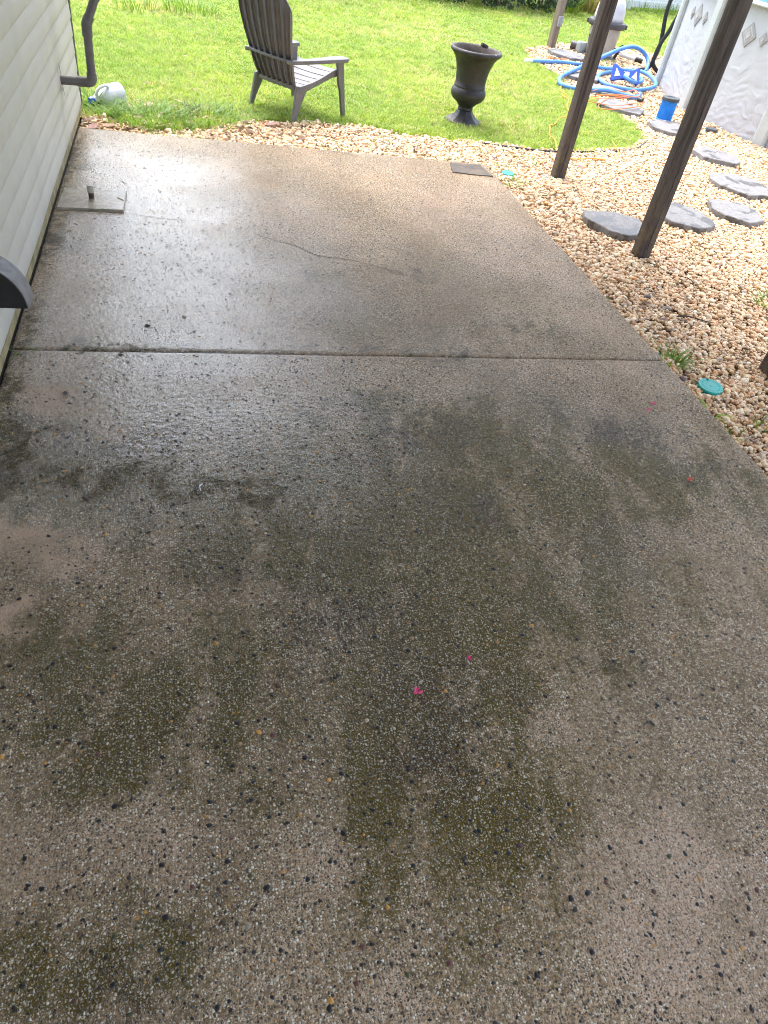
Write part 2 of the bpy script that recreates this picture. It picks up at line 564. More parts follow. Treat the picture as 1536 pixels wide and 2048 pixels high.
# ------------------------------------------------------------------ ground
SLAB_W, SLAB_L, Y_NEAR = 3.31, 3.20, -4.6
G_GRAVEL, G_LAWN = -0.062, -0.07
LAWN_EDGE = [(0.001, 3.629), (0.170, 3.618), (0.519, 3.480), (0.910, 3.561), (1.123, 3.795), (1.441, 4.046), (1.799, 4.044), (2.472, 4.155),
             (2.889, 4.055), (3.169, 3.988), (3.534, 4.019), (4.146, 3.965), (4.755, 4.100), (5.328, 4.321), (5.731, 4.739), (5.903, 5.251),
             (5.900, 5.709), (5.884, 6.404), (5.770, 6.961), (5.884, 7.673), (5.835, 8.229), (5.864, 8.937), (6.096, 9.437), (6.740, 10.050),
             (6.820, 10.248), (7.485, 10.472), (8.411, 10.754), (9.2, 10.4), (10.0, 10.3)]
LAWN_POLY = LAWN_EDGE + [(45, 10.3), (45, 60), (-25, 60), (-25, 3.8), (0.001, 3.8)]
POOL_C, POOL_R = (11.178, 6.286), 3.911

def inside(poly, x, y):
    x = np.asarray(x)
    y = np.asarray(y)
    r = np.zeros(x.shape, bool)
    n = len(poly)
    for i in range(n):
        x1, y1 = poly[i]
        x2, y2 = poly[(i + 1) % n]
        if y1 == y2:
            continue
        c = ((y1 > y) != (y2 > y)) & (x < (x2 - x1) * (y - y1) / (y2 - y1) + x1)
        r ^= c
    return r

NZ = [(RNG.uniform(-1, 1, 2), RNG.uniform(0, 6.28)) for _ in range(18)]
def wave_noise(x, y, s):
    t = 0
    for i, (d, ph) in enumerate(NZ):
        k = s * (0.5 + 0.16 * i)
        t = t + np.sin((x * d[0] + y * d[1]) * k * 2.2 + ph * (i + 1))
    return t / 6.0

g_ = MB()
g_.add([(-150, -150, -0.13), (150, -150, -0.13), (150, 150, -0.13), (-150, 150, -0.13)], [(0, 1, 2, 3)])
ground = g_.build('ground', M['lawn'])
kind(ground, 'structure', 'earth under the lawn and gravel')

# lawn sheet with gentle unevenness, cut along the bed edge
def sheet(poly, name, mat, z, step, amp, bounds):
    bm = bmesh.new()
    vs = [bm.verts.new((x, y, z)) for x, y in poly]
    bm.faces.new(vs)
    bmesh.ops.triangulate(bm, faces=bm.faces[:])
    me = bpy.data.meshes.new(name)
    bmesh.ops.recalc_face_normals(bm, faces=bm.faces)
    for f in bm.faces:
        if f.normal.z < 0:
            f.normal_flip()
    bm.to_mesh(me)
    bm.free()
    return link(name, me, mat)
lawn = sheet(LAWN_POLY, 'lawn', M['lawn'], G_LAWN, 0, 0, None)
kind(lawn, 'structure', 'mown lawn behind the patio')
bed_poly = [(SLAB_W - 0.05, -5.2), (9.5, -5.2), (9.5, 10.4), (9.2, 10.4)] + LAWN_EDGE[::-1][2:] + [(0.001, 3.1), (SLAB_W - 0.05, 3.1)]
bed = sheet(bed_poly, 'gravel_bed', M['bed'], G_GRAVEL - 0.012, 0, 0, None)
kind(bed, 'structure', 'ground under the tan gravel')

# slabs: the far one and the near one, a real joint between; edges slightly rounded and worn
class Fbm:
    def __init__(self, seed):
        self.g = np.random.default_rng(seed).random((256, 256))
    def one(self, x, y):
        xi, yi = np.floor(x).astype(int), np.floor(y).astype(int)
        fx, fy = x - xi, y - yi
        fx, fy = fx * fx * (3 - 2 * fx), fy * fy * (3 - 2 * fy)
        a, b = xi & 255, yi & 255
        c, d = (xi + 1) & 255, (yi + 1) & 255
        G = self.g
        return (G[a, b] * (1 - fx) + G[c, b] * fx) * (1 - fy) + (G[a, d] * (1 - fx) + G[c, d] * fx) * fy
    def __call__(self, x, y, sc, octv=5, rough=0.55):
        t, amp, tot = 0, 1.0, 0.0
        for k in range(octv):
            t = t + amp * self.one(x * sc + 31.7 * k, y * sc + 11.3 * k)
            tot += amp
            amp *= rough
            sc *= 2.03
        return t / tot
FB = [Fbm(k) for k in range(8)]
def sstep(v, a, b):
    q = np.clip((v - a) / (b - a), 0, 1)
    return q * q * (3 - 2 * q)
# algae and grime patches, worn pale patches: centre x, y, half sizes, strength
DARK = [(0.41, -0.88, 0.25, 0.13, 1.0), (0.78, -0.97, 0.32, 0.075, 0.9), (0.12, -0.68, 0.10, 0.14, 1.1), (0.15, -0.96, 0.09, 0.10, 0.8), (0.36, -1.66, 0.20, 0.16, 0.8), (1.25, -1.43, 0.22, 0.25, 0.75),
        (1.62, -1.20, 0.24, 0.28, 0.85), (2.02, -0.57, 0.38, 0.20, 0.55), (2.98, -0.95, 0.22, 0.12, 0.8), (2.05, -1.78, 0.07, 0.26, 0.45), (1.47, -1.74, 0.20, 0.22, 0.6), (0.57, -1.95, 0.26, 0.20, 0.95),
        (1.21, -2.06, 0.10, 0.22, 0.75), (0.50, -2.51, 0.22, 0.13, 0.7), (1.42, -2.03, 0.19, 0.18, 0.85), (1.56, -2.36, 0.22, 0.17, 0.5), (1.52, -0.45, 0.50, 0.20, 0.35), (1.53, 0.87, 0.18, 0.10, 0.6),
        (2.07, 0.92, 0.13, 0.09, 0.65), (2.54, 0.35, 0.32, 0.24, 0.4), (2.94, 1.64, 0.23, 0.5, 0.25), (0.46, 0.54, 0.16, 0.16, 0.3), (0.16, 1.17, 0.15, 0.31, 0.7), (2.40, -0.95, 0.22, 0.21, 0.3),
        (1.05, -2.20, 0.20, 0.06, 0.35), (1.86, -1.74, 0.17, 0.16, 0.4), (0.90, -1.36, 0.18, 0.13, 0.35), (0.05, 2.3, 0.10, 0.9, 0.85), (0.05, 0.45, 0.11, 0.5, 0.75), (0.05, -0.2, 0.10, 0.3, 0.6),
        (0.45, 0.03, 0.40, 0.05, 0.8), (1.7, 0.03, 1.6, 0.035, 0.45), (1.7, 3.16, 1.6, 0.06, 0.35), (0.42, 1.78, 0.28, 0.22, 0.35), (0.3, -0.05, 0.3, 0.05, 0.5)]
PALE = [(0.40, -1.25, 0.24, 0.16, 1.0), (0.15, -1.15, 0.14, 0.10, 0.6), (0.22, -1.56, 0.06, 0.07, 0.9), (0.53, -2.22, 0.17, 0.14, 0.6), (1.70, -2.08, 0.14, 0.06, 0.85), (1.95, -2.67, 0.30, 0.25, 0.8), (1.09, -2.38, 0.15, 0.09, 0.45), (2.69, -1.69, 0.18, 0.5, 0.35),
        (0.24, -0.42, 0.17, 0.14, 0.7), (1.36, -0.18, 0.26, 0.16, 0.4), (2.71, -0.12, 0.5, 0.10, 0.5), (3.07, 0.68, 0.22, 0.34, 0.45), (2.76, 1.79, 0.5, 0.8, 0.55), (0.64, -2.32, 0.22, 0.07, 0.35), (1.01, -0.28, 0.18, 0.12, 0.3), (1.29, -2.68, 0.15, 0.07, 0.4)]
PUDDLE = [(1.28, -1.32, 0.24, 0.20, 0.55), (1.62, -1.15, 0.20, 0.20, 0.55), (1.42, -1.70, 0.20, 0.26, 0.5), (1.40, -2.03, 0.16, 0.15, 0.55), (0.12, -0.74, 0.16, 0.16, 1.0), (2.98, -0.95, 0.20, 0.07, 0.6), (0.52, -1.95, 0.18, 0.14, 0.45), (0.03, 1.2, 0.05, 0.5, 0.7), (0.03, 2.5, 0.04, 0.6, 0.7), (0.03, 0.2, 0.05, 0.3, 0.8), (0.04, -0.4, 0.06, 0.3, 0.9), (0.45, 0.02, 0.30, 0.022, 0.8), (0.40, -0.88, 0.24, 0.10, 1.0), (0.78, -0.97, 0.34, 0.045, 1.0), (0.98, -1.02, 0.14, 0.05, 0.8), (0.10, -0.70, 0.09, 0.13, 1.0), (0.13, -0.95, 0.10, 0.05, 0.9), (0.60, -0.84, 0.10, 0.05, 0.8)]
BROAD = [(1.38, -1.50, 0.60, 0.70, 0.50), (1.75, -0.85, 1.7, 0.48, 0.40), (0.62, -1.9, 0.45, 0.34, 0.42), (1.42, -2.3, 0.40, 0.40, 0.34), (0.45, -2.65, 0.40, 0.24, 0.40), (2.5, -1.5, 0.75, 0.8, 0.28), (2.4, 0.6, 0.9, 0.7, 0.20), (1.2, 0.3, 1.2, 0.4, 0.12)]
def slab_fields(X, Y):
    wx = X + 0.20 * (FB[0](X, Y, 4.5, 6, 0.62) - 0.5) * 2
    wy = Y + 0.20 * (FB[1](X, Y, 4.5, 6, 0.62) - 0.5) * 2
    def blobs(L, a0=0.35, a1=1.15, ux=None, uy=None):
        r = 0
        ux = wx if ux is None else ux
        uy = wy if uy is None else uy
        for cx, cy, rx, ry, a in L:
            q = np.sqrt(((ux - cx) / (rx * 1.25)) ** 2 + ((uy - cy) / (ry * 1.25)) ** 2)
            r = r + a * (1 - sstep(q, a0, a1))
        return r
    rough = FB[2](X, Y, 14, 5, 0.65)
    big = FB[3](X, Y, 1.3, 5)
    c, s_ = math.cos(math.radians(-12)), math.sin(math.radians(-12))
    U, V = X * c + Y * s_, -X * s_ + Y * c
    streak = FB[4](U * 4.2, V * 0.75, 1.5, 5, 0.6)
    pud = np.clip(blobs(PUDDLE, 0.30, 1.20, X + 0.16 * (FB[0](X, Y, 7, 6, 0.68) - 0.5) * 2, Y + 0.16 * (FB[1](X, Y, 7, 6, 0.68) - 0.5) * 2), 0, 1) * (0.25 + 0.75 * sstep(FB[2](X, Y, 22, 4, 0.7), 0.34, 0.58))
    st = sstep(streak, 0.42, 0.66) * sstep(Y, 0.2, -0.8)
    algae = 0.72 * blobs(DARK, 0.0, 1.3) * (0.35 + 1.0 * sstep(rough, 0.34, 0.64)) + 1.2 * blobs(BROAD, 0.0, 1.25) * (0.62 + 0.45 * st + 0.5 * sstep(rough, 0.36, 0.62)) + 0.15 * sstep(big, 0.40, 0.70) + 0.08 * st + 0.10 * sstep(Y, 0.2, -0.6)
    pale = np.clip(blobs(PALE), 0, 1) * (0.4 + 0.8 * sstep(FB[5](X, Y, 9, 5, 0.65), 0.35, 0.65))
    algae = np.clip(np.maximum(algae - 0.5 * pale, pud * 1.1), 0, 1.2)
    algae = algae * (0.72 + 0.55 * sstep(FB[6](U * 9.0, V * 2.2, 1.6, 4, 0.65), 0.36, 0.62))
    pale = np.clip(pale - pud, 0, 1)
    wet = sstep(wx + 0.25 * (big - 0.5), 2.05, 0.55)
    wet = wet * (0.86 + 0.2 * sstep(FB[6](X, Y, 3.0, 5), 0.28, 0.60)) * (1 - 0.5 * sstep(Y, 2.2, 3.2)) * (0.35 + 0.65 * sstep(Y, -1.5, -0.75)) * (1 - 0.85 * pud * (X < 1.1)) * (1 - 0.55 * sstep(X, 0.16, 0.04)) * (1 - 0.5 * pale * (Y < -0.2))
    wet = np.clip(np.maximum(wet, 0.10 * sstep(FB[6](X, Y, 2.0), 0.4, 0.7)), 0, 1)
    hue = np.clip(sstep(FB[7](X, Y, 1.9, 4), 0.46, 0.66) * (1 - 0.7 * pud), 0, 1)
    expo = 0.66 + 0.6 * sstep(FB[5](X, Y, 3.1, 5), 0.33, 0.62) - 0.5 * pale * (X < 0.8) - 0.35 * sstep(X, 0.5, 0.15) - 0.6 * pud * (X < 1.1)
    expo = np.clip(expo, 0.10, 1)
    mott = sstep(FB[4](X, Y, 2.6, 6, 0.62), 0.33, 0.66)
    return algae, pale, wet, pud, hue, expo, mott
def slab_z(X, Y):
    return 0.0035 * (FB[1](X, Y, 2.1, 3) - 0.5) + 0.0012 * (FB[2](X, Y, 9.0, 3) - 0.5)
def slab(name, x0, x1, y0, y1, step, label):
    def axis(a, b):
        n = int((b - a - 0.024) / step)
        return np.concatenate([[a, a + 0.004], np.linspace(a + 0.012, b - 0.012, n), [b - 0.004, b]])
    xs, ys = axis(x0, x1), axis(y0, y1)
    drop = np.array([0.012, 0.004])
    def edge(n):
        d = np.zeros(n); d[:2] = drop; d[-2:] = drop[::-1]
        return d
    X, Y = np.meshgrid(xs, ys)
    dx, dy = edge(len(xs))[None, :], edge(len(ys))[:, None]
    Z = slab_z(X, Y) - np.maximum(np.broadcast_to(dx, X.shape), np.broadcast_to(dy, X.shape))
    chip = FB[3](X, Y, 11, 4) - 0.5
    PX = X + np.where(X > x1 - 0.02, 0.010 * chip, 0) + np.where(X > x1 - 0.02, 0.008 * (FB[6](X, Y, 2.5, 3) - 0.5), 0)
    PY = Y + np.where(Y > y1 - 0.02, 0.010 * chip * (y1 > 1) + 0.003 * chip, 0) + np.where(Y < y0 + 0.02, 0.004 * chip, 0)
    V = np.stack([PX, PY, Z], -1).reshape(-1, 3)
    ny, nx = X.shape
    i = (np.arange(ny - 1)[:, None] * nx + np.arange(nx - 1)[None]).reshape(-1)
    F = np.stack([i, i + 1, i + nx + 1, i + nx], -1)
    ring = np.concatenate([np.arange(nx), np.arange(1, ny) * nx + nx - 1, (ny - 1) * nx + np.arange(nx - 2, -1, -1), np.arange(ny - 2, 0, -1) * nx])
    low = V[ring].copy(); low[:, 2] = -0.14
    b0 = len(V)
    k = len(ring)
    j = np.arange(k)
    S = np.stack([ring, b0 + j, b0 + (j + 1) % k, ring[(j + 1) % k]], -1)
    V = np.concatenate([V, low]); F = np.concatenate([F, S])
    me = bpy.data.meshes.new(name)
    me.vertices.add(len(V)); me.vertices.foreach_set('co', V.reshape(-1))
    me.loops.add(len(F) * 4); me.loops.foreach_set('vertex_index', F.reshape(-1).astype(np.int32))
    me.polygons.add(len(F)); me.polygons.foreach_set('loop_start', (np.arange(len(F)) * 4).astype(np.int32))
    me.polygons.foreach_set('use_smooth', np.ones(len(F), bool))
    me.update(calc_edges=True)
    fl_ = slab_fields(V[:, 0], V[:, 1])
    for nm, q in (('stain', fl_[:4]), ('mottle', fl_[4:] + (np.ones(len(V)),))):
        at = me.color_attributes.new(nm, 'FLOAT_COLOR', 'POINT')
        at.data.foreach_set('color', np.stack(q, -1).astype(np.float32).reshape(-1))
    return kind(link(name, me, M['slab']), 'structure', label)
far_slab = slab('patio_slab', 0.012, SLAB_W, 0.0035, SLAB_L, 0.018, 'far slab of wet exposed-aggregate concrete')
near_slab = slab('patio_slab', 0.012, SLAB_W + 0.004, Y_NEAR, -0.0035, 0.013, 'near slab of stained wet exposed-aggregate concrete')
m = MB()
m.box((0.0, -0.02, -0.14), (SLAB_W - 0.02, 0.02, -0.012))
jf = m.build('joint_filler', M['twig'], far_slab)

# larger aggregate stones laid bare in the surface: flat irregular domes
def aggregate(parent, y0, y1, per_m2, name='aggregate'):
    A = (SLAB_W - 0.04) * (y1 - y0)
    n = int(A * per_m2)
    pal = [((0.016, 0.017, 0.019), 0.54), ((0.040, 0.036, 0.033), 0.16), ((0.085, 0.050, 0.030), 0.10), ((0.26, 0.16, 0.08), 0.09), ((0.45, 0.23, 0.06), 0.07),
           ((0.42, 0.36, 0.26), 0.08), ((0.06, 0.065, 0.030), 0.06), ((0.12, 0.05, 0.04), 0.04)]
    cols = np.array([q[0] for q in pal])
    pr = np.array([q[1] for q in pal])
    X = RNG.uniform(0.03, SLAB_W - 0.02, n)
    Y = RNG.uniform(y0 + 0.02, y1 - 0.02, n)
    keep = wave_noise(X, Y, 1.3) * 0.25 + 0.62 > RNG.uniform(0, 1, n)
    X, Y = X[keep], Y[keep]
    n = len(X)
    S = np.where(RNG.uniform(0, 1, n) < 0.24, RNG.lognormal(math.log(0.0067), 0.24, n), RNG.lognormal(math.log(0.0040), 0.30, n))
    S = np.clip(S, 0.002, 0.0100)
    ci = RNG.choice(len(pal), n, p=pr / pr.sum())
    K = 7
    ang = np.linspace(0, 2 * np.pi, K, endpoint=False)[None, :] + RNG.uniform(-0.28, 0.28, (n, K))
    rad = S[:, None] * RNG.uniform(0.68, 1.15, (n, K))
    el = RNG.uniform(0.62, 1.0, n)[:, None]
    th = RNG.uniform(0, 6.28, n)[:, None]
    ux, uy = rad * np.cos(ang), rad * np.sin(ang) * el
    px = X[:, None] + ux * np.cos(th) - uy * np.sin(th)
    py = Y[:, None] + ux * np.sin(th) + uy * np.cos(th)
    qx = X[:, None] + (px - X[:, None]) * 0.62
    qy = Y[:, None] + (py - Y[:, None]) * 0.62
    H = (S * 0.22)[:, None]
    V = np.zeros((n, 2 * K + 1, 3))
    SZ = slab_z(X, Y)[:, None]
    V[:, :K, 0], V[:, :K, 1], V[:, :K, 2] = px, py, SZ - 0.0008
    V[:, K:2 * K, 0], V[:, K:2 * K, 1], V[:, K:2 * K, 2] = qx, qy, SZ + H * 0.8
    V[:, 2 * K, 0], V[:, 2 * K, 1], V[:, 2 * K, 2] = X, Y, SZ[:, 0] + H[:, 0]
    F = []
    for i in range(K):
        j = (i + 1) % K
        F += [(i, j, K + j), (i, K + j, K + i), (K + i, K + j, 2 * K)]
    F = np.array(F)
    nf = len(F)
    faces = (F[None] + (np.arange(n) * (2 * K + 1))[:, None, None]).reshape(-1, 3)
    me = bpy.data.meshes.new(name)
    me.vertices.add(n * (2 * K + 1))
    me.vertices.foreach_set('co', V.reshape(-1))
    me.loops.add(len(faces) * 3)
    me.loops.foreach_set('vertex_index', faces.reshape(-1).astype(np.int32))
    me.polygons.add(len(faces))
    me.polygons.foreach_set('loop_start', (np.arange(len(faces)) * 3).astype(np.int32))
    me.polygons.foreach_set('use_smooth', np.ones(len(faces), bool))
    me.update(calc_edges=True)
    c = cols[ci] * RNG.uniform(0.75, 1.3, (n, 1))
    att = me.color_attributes.new('tint', 'FLOAT_COLOR', 'POINT')
    cc = np.ones((n, 2 * K + 1, 4))
    cc[:, :, :3] = c[:, None, :]
    att.data.foreach_set('color', cc.reshape(-1))
    o = link(name, me, M['aggregate'], parent)
    kind(o, 'stuff')
    return o
aggregate(near_slab, -3.3, -0.01, 1900)
aggregate(far_slab, 0.01, SLAB_L, 1300)

# hairline crack across the far slab
def crack(parent, pts, w, name='crack'):
    P = smooth_path([(x, y, 0) for x, y in pts], 9)
    l, r = [], []
    for i, q in enumerate(P):
        t = (P[min(i + 1, len(P) - 1)] - P[max(i - 1, 0)]).normalized()
        nn = Vector((-t.y, t.x, 0))
        f = math.sin(math.pi * (i + 0.6) / (len(P) + 0.2)) ** 0.5
        j = nn * random.uniform(-0.004, 0.004)
        ww = w * f * random.uniform(0.5, 1.3)
        l.append(q + j + nn * ww + Vector((0, 0, 0.0016 + float(slab_z(np.array([q.x]), np.array([q.y]))[0]))))
        r.append(q + j - nn * ww + Vector((0, 0, 0.0016 + float(slab_z(np.array([q.x]), np.array([q.y]))[0]))))
    mm = MB()
    mm.strip(l, r)
    return mm.build(name, M['black'], parent)
crack(far_slab, [(1.17, 1.419), (1.27, 1.336), (1.414, 1.253), (1.481, 1.182), (1.55, 1.127), (1.729, 1.092), (1.899, 1.007), (2.115, 0.862)], 0.0030)
crack(far_slab, [(2.115, 0.862), (2.4, 0.80), (2.75, 0.72), (3.29, 0.70)], 0.0008)
crack(far_slab, [(0.43, 1.60), (0.62, 1.55), (0.85, 1.545)], 0.0018)

# ------------------------------------------------------------------ patio roof that shades the slab, on posts
def post(x, y, h, label, w=0.095, rz=0.0):
    root = empty('roof_post', (x, y, -0.11), rz)
    mm = MB()
    n = 14
    vs, fs = [], []
    for k in range(n + 1):
        z = h * k / n
        j = 0.0018
        for a, b in ((-1, -1), (1, -1), (1, 1), (-1, 1)):
            vs.append((a * w / 2 + random.uniform(-j, j), b * w / 2 + random.uniform(-j, j), z))
    for k in range(n):
        for i in range(4):
            fs.append((k * 4 + i, k * 4 + (i + 1) % 4, k * 4 + 4 + (i + 1) % 4, k * 4 + 4 + i))
    fs += [(3, 2, 1, 0), tuple(n * 4 + i for i in range(4))]
    mm.add(vs, fs)
    mm.build('shaft', M['post'], root, smooth=True, bevel=0.004, seg=2)
    tag(root, label, 'post', 'posts along the patio edge')
    c = MB()
    l, r = [], []
    x0 = random.uniform(-0.008, 0.012)
    for k in range(24):
        z = 0.12 + k * 0.055
        xx = x0 + random.uniform(-0.003, 0.003)
        ww = 0.0016 + 0.0010 * math.sin(k * 0.9)
        l.append((xx - ww, -w / 2 - 0.0022, z))
        r.append((xx + ww, -w / 2 - 0.0022, z))
    c.strip(l, r)
    c.build('split', M['black'], root)
    return root
post(3.985, 1.535, 2.97, 'dark wooden post rising from gravel between octagonal stepping stones, nearest whole post', 0.1)
post(4.0, 3.17, 2.97, 'dark wooden post standing in front of the blue hose coil', 0.1)
post(4.018, -0.045, 2.97, 'base corner of a dark post cut off by the right edge of the photo', 0.1)

m = MB()
m.prism([(0.11 * math.cos(a) * random.uniform(0.8, 1.2) - 0.03, 0.10 * math.sin(a) * random.uniform(0.8, 1.2)) for a in np.linspace(0, 2 * math.pi, 11)[:-1]], 0.0, 0.062, inset=0.008)
fo = m.build('footing', M['chip'], bpy.data.objects['roof_post.001'], bevel=0.002)
roof = empty('patio_roof', (0, 0, 2.86))
m = MB(); m.box((0.0, -3.6, 0.17), (4.25, 3.40, 0.21)); m.build('deck', M['roof'], roof)
m = MB(); m.box((3.95, -3.6, 0.0), (4.05, 3.36, 0.165)); m.build('beam', M['rafter'], roof)
m = MB(); m.box((0.05, -0.022, 0.03), (3.94, 0.022, 0.168)); r0 = m.build('rafter', M['rafter'], roof); r0.location = (0, -3.5, 0)
for k in range(1, 12):
    copy_child(r0, roof, (0, -3.5 + k * 0.61, 0))
m = MB(); m.box((0.0, 3.405, 0.02), (4.26, 3.425, 0.22)); m.build('fascia', M['rafter'], roof)
tag(roof, 'timber patio roof over the slab carried by dark posts', 'roof')

# ------------------------------------------------------------------ house wall
house = empty('house', (0, 0, 0))
H_Y1 = 3.70
m = MB(); m.box((-3.0, -6.0, -0.12), (-0.04, H_Y1 - 0.03, 3.1)); m.build('wall', M['foundation'], house)
m = MB(); m.box((-0.05, -6.0, -0.13), (-0.022, H_Y1 - 0.035, 0.052)); m.build('foundation', M['foundation'], house)
EXPO = 0.1135
def board_mesh():
    # lap profile: out at the lower edge, in at the top, small butt return underneath
    prof = [(-0.016, -0.003), (0.0062, -0.003), (0.0082, 0.001), (0.0080, 0.016), (0.002, EXPO - 0.002), (0.0, EXPO), (-0.016, EXPO)]
    ys = np.linspace(-6.0, H_Y1 - 0.095, 60)
    vs, fs = [], []
    k = len(prof)
    for y in ys:
        b = 0.0016 * math.sin(y * 2.3) + 0.001 * math.sin(y * 5.9 + 1)
        for x, z in prof:
            vs.append((x + b, y, z))
    for i in range(len(ys) - 1):
        for j in range(k):
            fs.append((i * k + j, i * k + (j + 1) % k, (i + 1) * k + (j + 1) % k, (i + 1) * k + j))
    fs.append(tuple(range(k)))
    fs.append(tuple((len(ys) - 1) * k + q for q in range(k - 1, -1, -1)))
    mm = MB(); mm.add(vs, fs)
    return mm
b0 = board_mesh().build('siding_board', M['siding'], house, smooth=True)
b0.location = (0, 0, 0.058)
for k in range(1, 26):
    copy_child(b0, house, (random.uniform(-0.0012, 0.0012), 0, 0.058 + k * EXPO))
m = MB(); m.box((-0.03, -6.0, 0.006), (0.0085, H_Y1 - 0.095, 0.0535)); m.build('base_flashing', M['tantrim'], house)
m = MB(); m.box((-0.03, H_Y1 - 0.0948, 0.03), (0.003, H_Y1 + 0.012, 3.0)); m.build('corner_strip', M['darkstrip'], house)  # near-black strip set back past the board ends
m = MB(); m.box((-0.028, H_Y1 + 0.013, 0.03), (0.004, H_Y1 + 0.020, 3.0)); m.build('corner_edge', M['tantrim'], house)
m = MB(); m.box((-0.035, -5.0, -0.10), (0.011, 3.18, -0.006)); m.build('wall_gap', M['black'], house)
def wallcrack(pts, w):
    mm = MB()
    l, r = [], []
    for i, (y, z) in enumerate(pts):
        f = max(0.25, 1 - abs(i / (len(pts) - 1) * 2 - 1))
        l.append((0.0135, y - w * f, z)); r.append((0.0135, y + w * f, z))
    mm.strip(l, r)
    mm.build('split', M['black'], house)
wallcrack([(2.64, 0.535), (2.655, 0.505), (2.668, 0.475), (2.678, 0.45)], 0.014)
wallcrack([(2.675, 0.415), (2.69, 0.385), (2.705, 0.355), (2.715, 0.33)], 0.014)
wallcrack([(2.655, 0.405), (2.655, 0.385), (2.66, 0.365)], 0.009)
tag(house, 'house wall clad in cream lap siding with a dark strip at the corner', 'house')

# pipe coming out of the siding
def pipe_run(pts, r, mat, root, name, seg=16):
    mm = MB(); mm.tube(pts, r, seg)
    return mm.build(name, mat, root, smooth=True)
pr = empty('drain_pipe', (0.0, 2.70, 0.43))
R_ = 0.0265
pipe_run([(0.0, 0, -0.005), (0.165, 0, 0.0)], R_, M['pvc'], pr, 'horizontal_pipe')
pipe_run([(0.105, 0, -0.0015), (0.168, 0, 0.0)], R_ + 0.005, M['pvc'], pr, 'coupling')
el = smooth_path([(0.162, 0, 0), (0.178, 0, 0.001), (0.192, 0, 0.006), (0.2, 0, 0.018), (0.2015, 0, 0.035), (0.202, 0, 0.058)], 4)
pipe_run(el, R_ + 0.0055, M['pvc'], pr, 'elbow')
pipe_run([(0.202, 0, 0.05), (0.205, 0, 0.30)], R_, M['pvc'], pr, 'riser_pipe')
el2 = smooth_path([(0.2045, 0, 0.262), (0.205, 0, 0.305), (0.206, 0.003, 0.33), (0.215, 0.012, 0.352), (0.228, 0.022, 0.372)], 4)
pipe_run(el2, R_ + 0.0055, M['pvc'], pr, 'upper_elbow')
pipe_run([(0.215, 0.012, 0.352), (0.282, 0.085, 0.50), (0.36, 0.16, 0.66)], R_, M['pvc'], pr, 'upper_pipe')
pipe_run([(0.262, 0.066, 0.462), (0.288, 0.092, 0.512)], R_ + 0.005, M['pvc'], pr, 'collar')
pipe_run([(0.012, 0.98, 0.325), (0.275, 0.075, 0.47)], 0.007, M['pvc'], pr, 'brace_rod', 8)
tag(pr, 'grey plastic drain pipe elbowing out of the house wall', 'pipe')

# half-round hood on the wall, cut off by the left edge of the photo
hd = empty('vent_hood', (0.0, -0.26, 0.33))
m = MB()
prof = [(0.0, 0.0)] + [(0.178 * math.cos(a), 0.178 * math.sin(a) * 1.02) for a in np.linspace(0, math.pi / 2, 18)]
for y0, y1, nm, s, mt in ((0.0, 0.004, 'side_panel', 0.985, 'hood'), (0.105, 0.109, 'side_panel', 0.985, 'hood')):
    mm = MB()
    k = len(prof)
    mm.add([(x * s, y0, z * s) for x, z in prof] + [(x * s, y1, z * s) for x, z in prof],
           [tuple(range(k)), tuple(range(2 * k - 1, k - 1, -1))] + [(i, (i + 1) % k, k + (i + 1) % k, k + i) for i in range(k)])
    mm.build(nm, M[mt], hd)
mm = MB()
arc = prof[1:]
k = len(arc)
vs = []
for (sc, y) in ((1.0, -0.004), (1.0, 0.113), (0.975, 0.113), (0.975, -0.004)):
    vs += [(x * sc, y, z * sc) for x, z in arc]
fs = []
for a in range(4):
    b = (a + 1) % 4
    fs += [(a * k + i, a * k + i + 1, b * k + i + 1, b * k + i) for i in range(k - 1)]
fs += [(0, k, 2 * k, 3 * k), (k - 1, 2 * k - 1, 3 * k - 1, 4 * k - 1)]
mm.add(vs, fs)
mm.build('curved_cover', M['hoodtop'], hd, smooth=True)
m = MB(); m.box((-0.002, -0.02, -0.012), (0.0145, 0.13, 0.20)); m.build('wall_plate', M['hood'], hd, bevel=0.002)
tag(hd, 'black half-round hood on the siding at the left edge of the photo', 'vent hood')

# ------------------------------------------------------------------ concrete pad with pipe stub beside the wall
pad = empty('concrete_pad', (0.215, 1.765, 0.0))
m = MB(); m.prism([(-0.185, -0.185), (0.195, -0.160), (0.2, 0.165), (-0.175, 0.150)], -0.03, 0.016, inset=0.006)
m.build('block', M['padconc'], pad, bevel=0.002)
m = MB(); m.lathe([(0.016, 0.01), (0.016, 0.055)], 14); s_ = m.build('pipe_stub', M['rust'], pad, smooth=True)
m = MB(); m.lathe([(0.0195, 0.050), (0.0205, 0.055), (0.0205, 0.088), (0.018, 0.092)], 14); m.build('stub_cap', M['capmetal'], s_, smooth=True)
m = MB(); m.prism([(0.150, 0.03), (0.188, -0.01), (0.19, 0.05), (0.170, 0.07)], 0.0165, 0.020); m.build('chipped_corner', M['padconc'], pad)
tag(pad, 'small concrete pad with a capped pipe stub against the house wall', 'concrete pad')

# wet board lying at the far corner of the slab
m = MB()
m.prism([(2.958, 3.136), (3.238, 3.143), (3.266, 2.870), (3.08, 2.872), (2.914, 2.894)], 0.002, 0.0065, inset=0.001)
bd = m.build('board', M['board'])
tag(bd, 'dark wet rectangular board lying on the far corner of the slab', 'board')

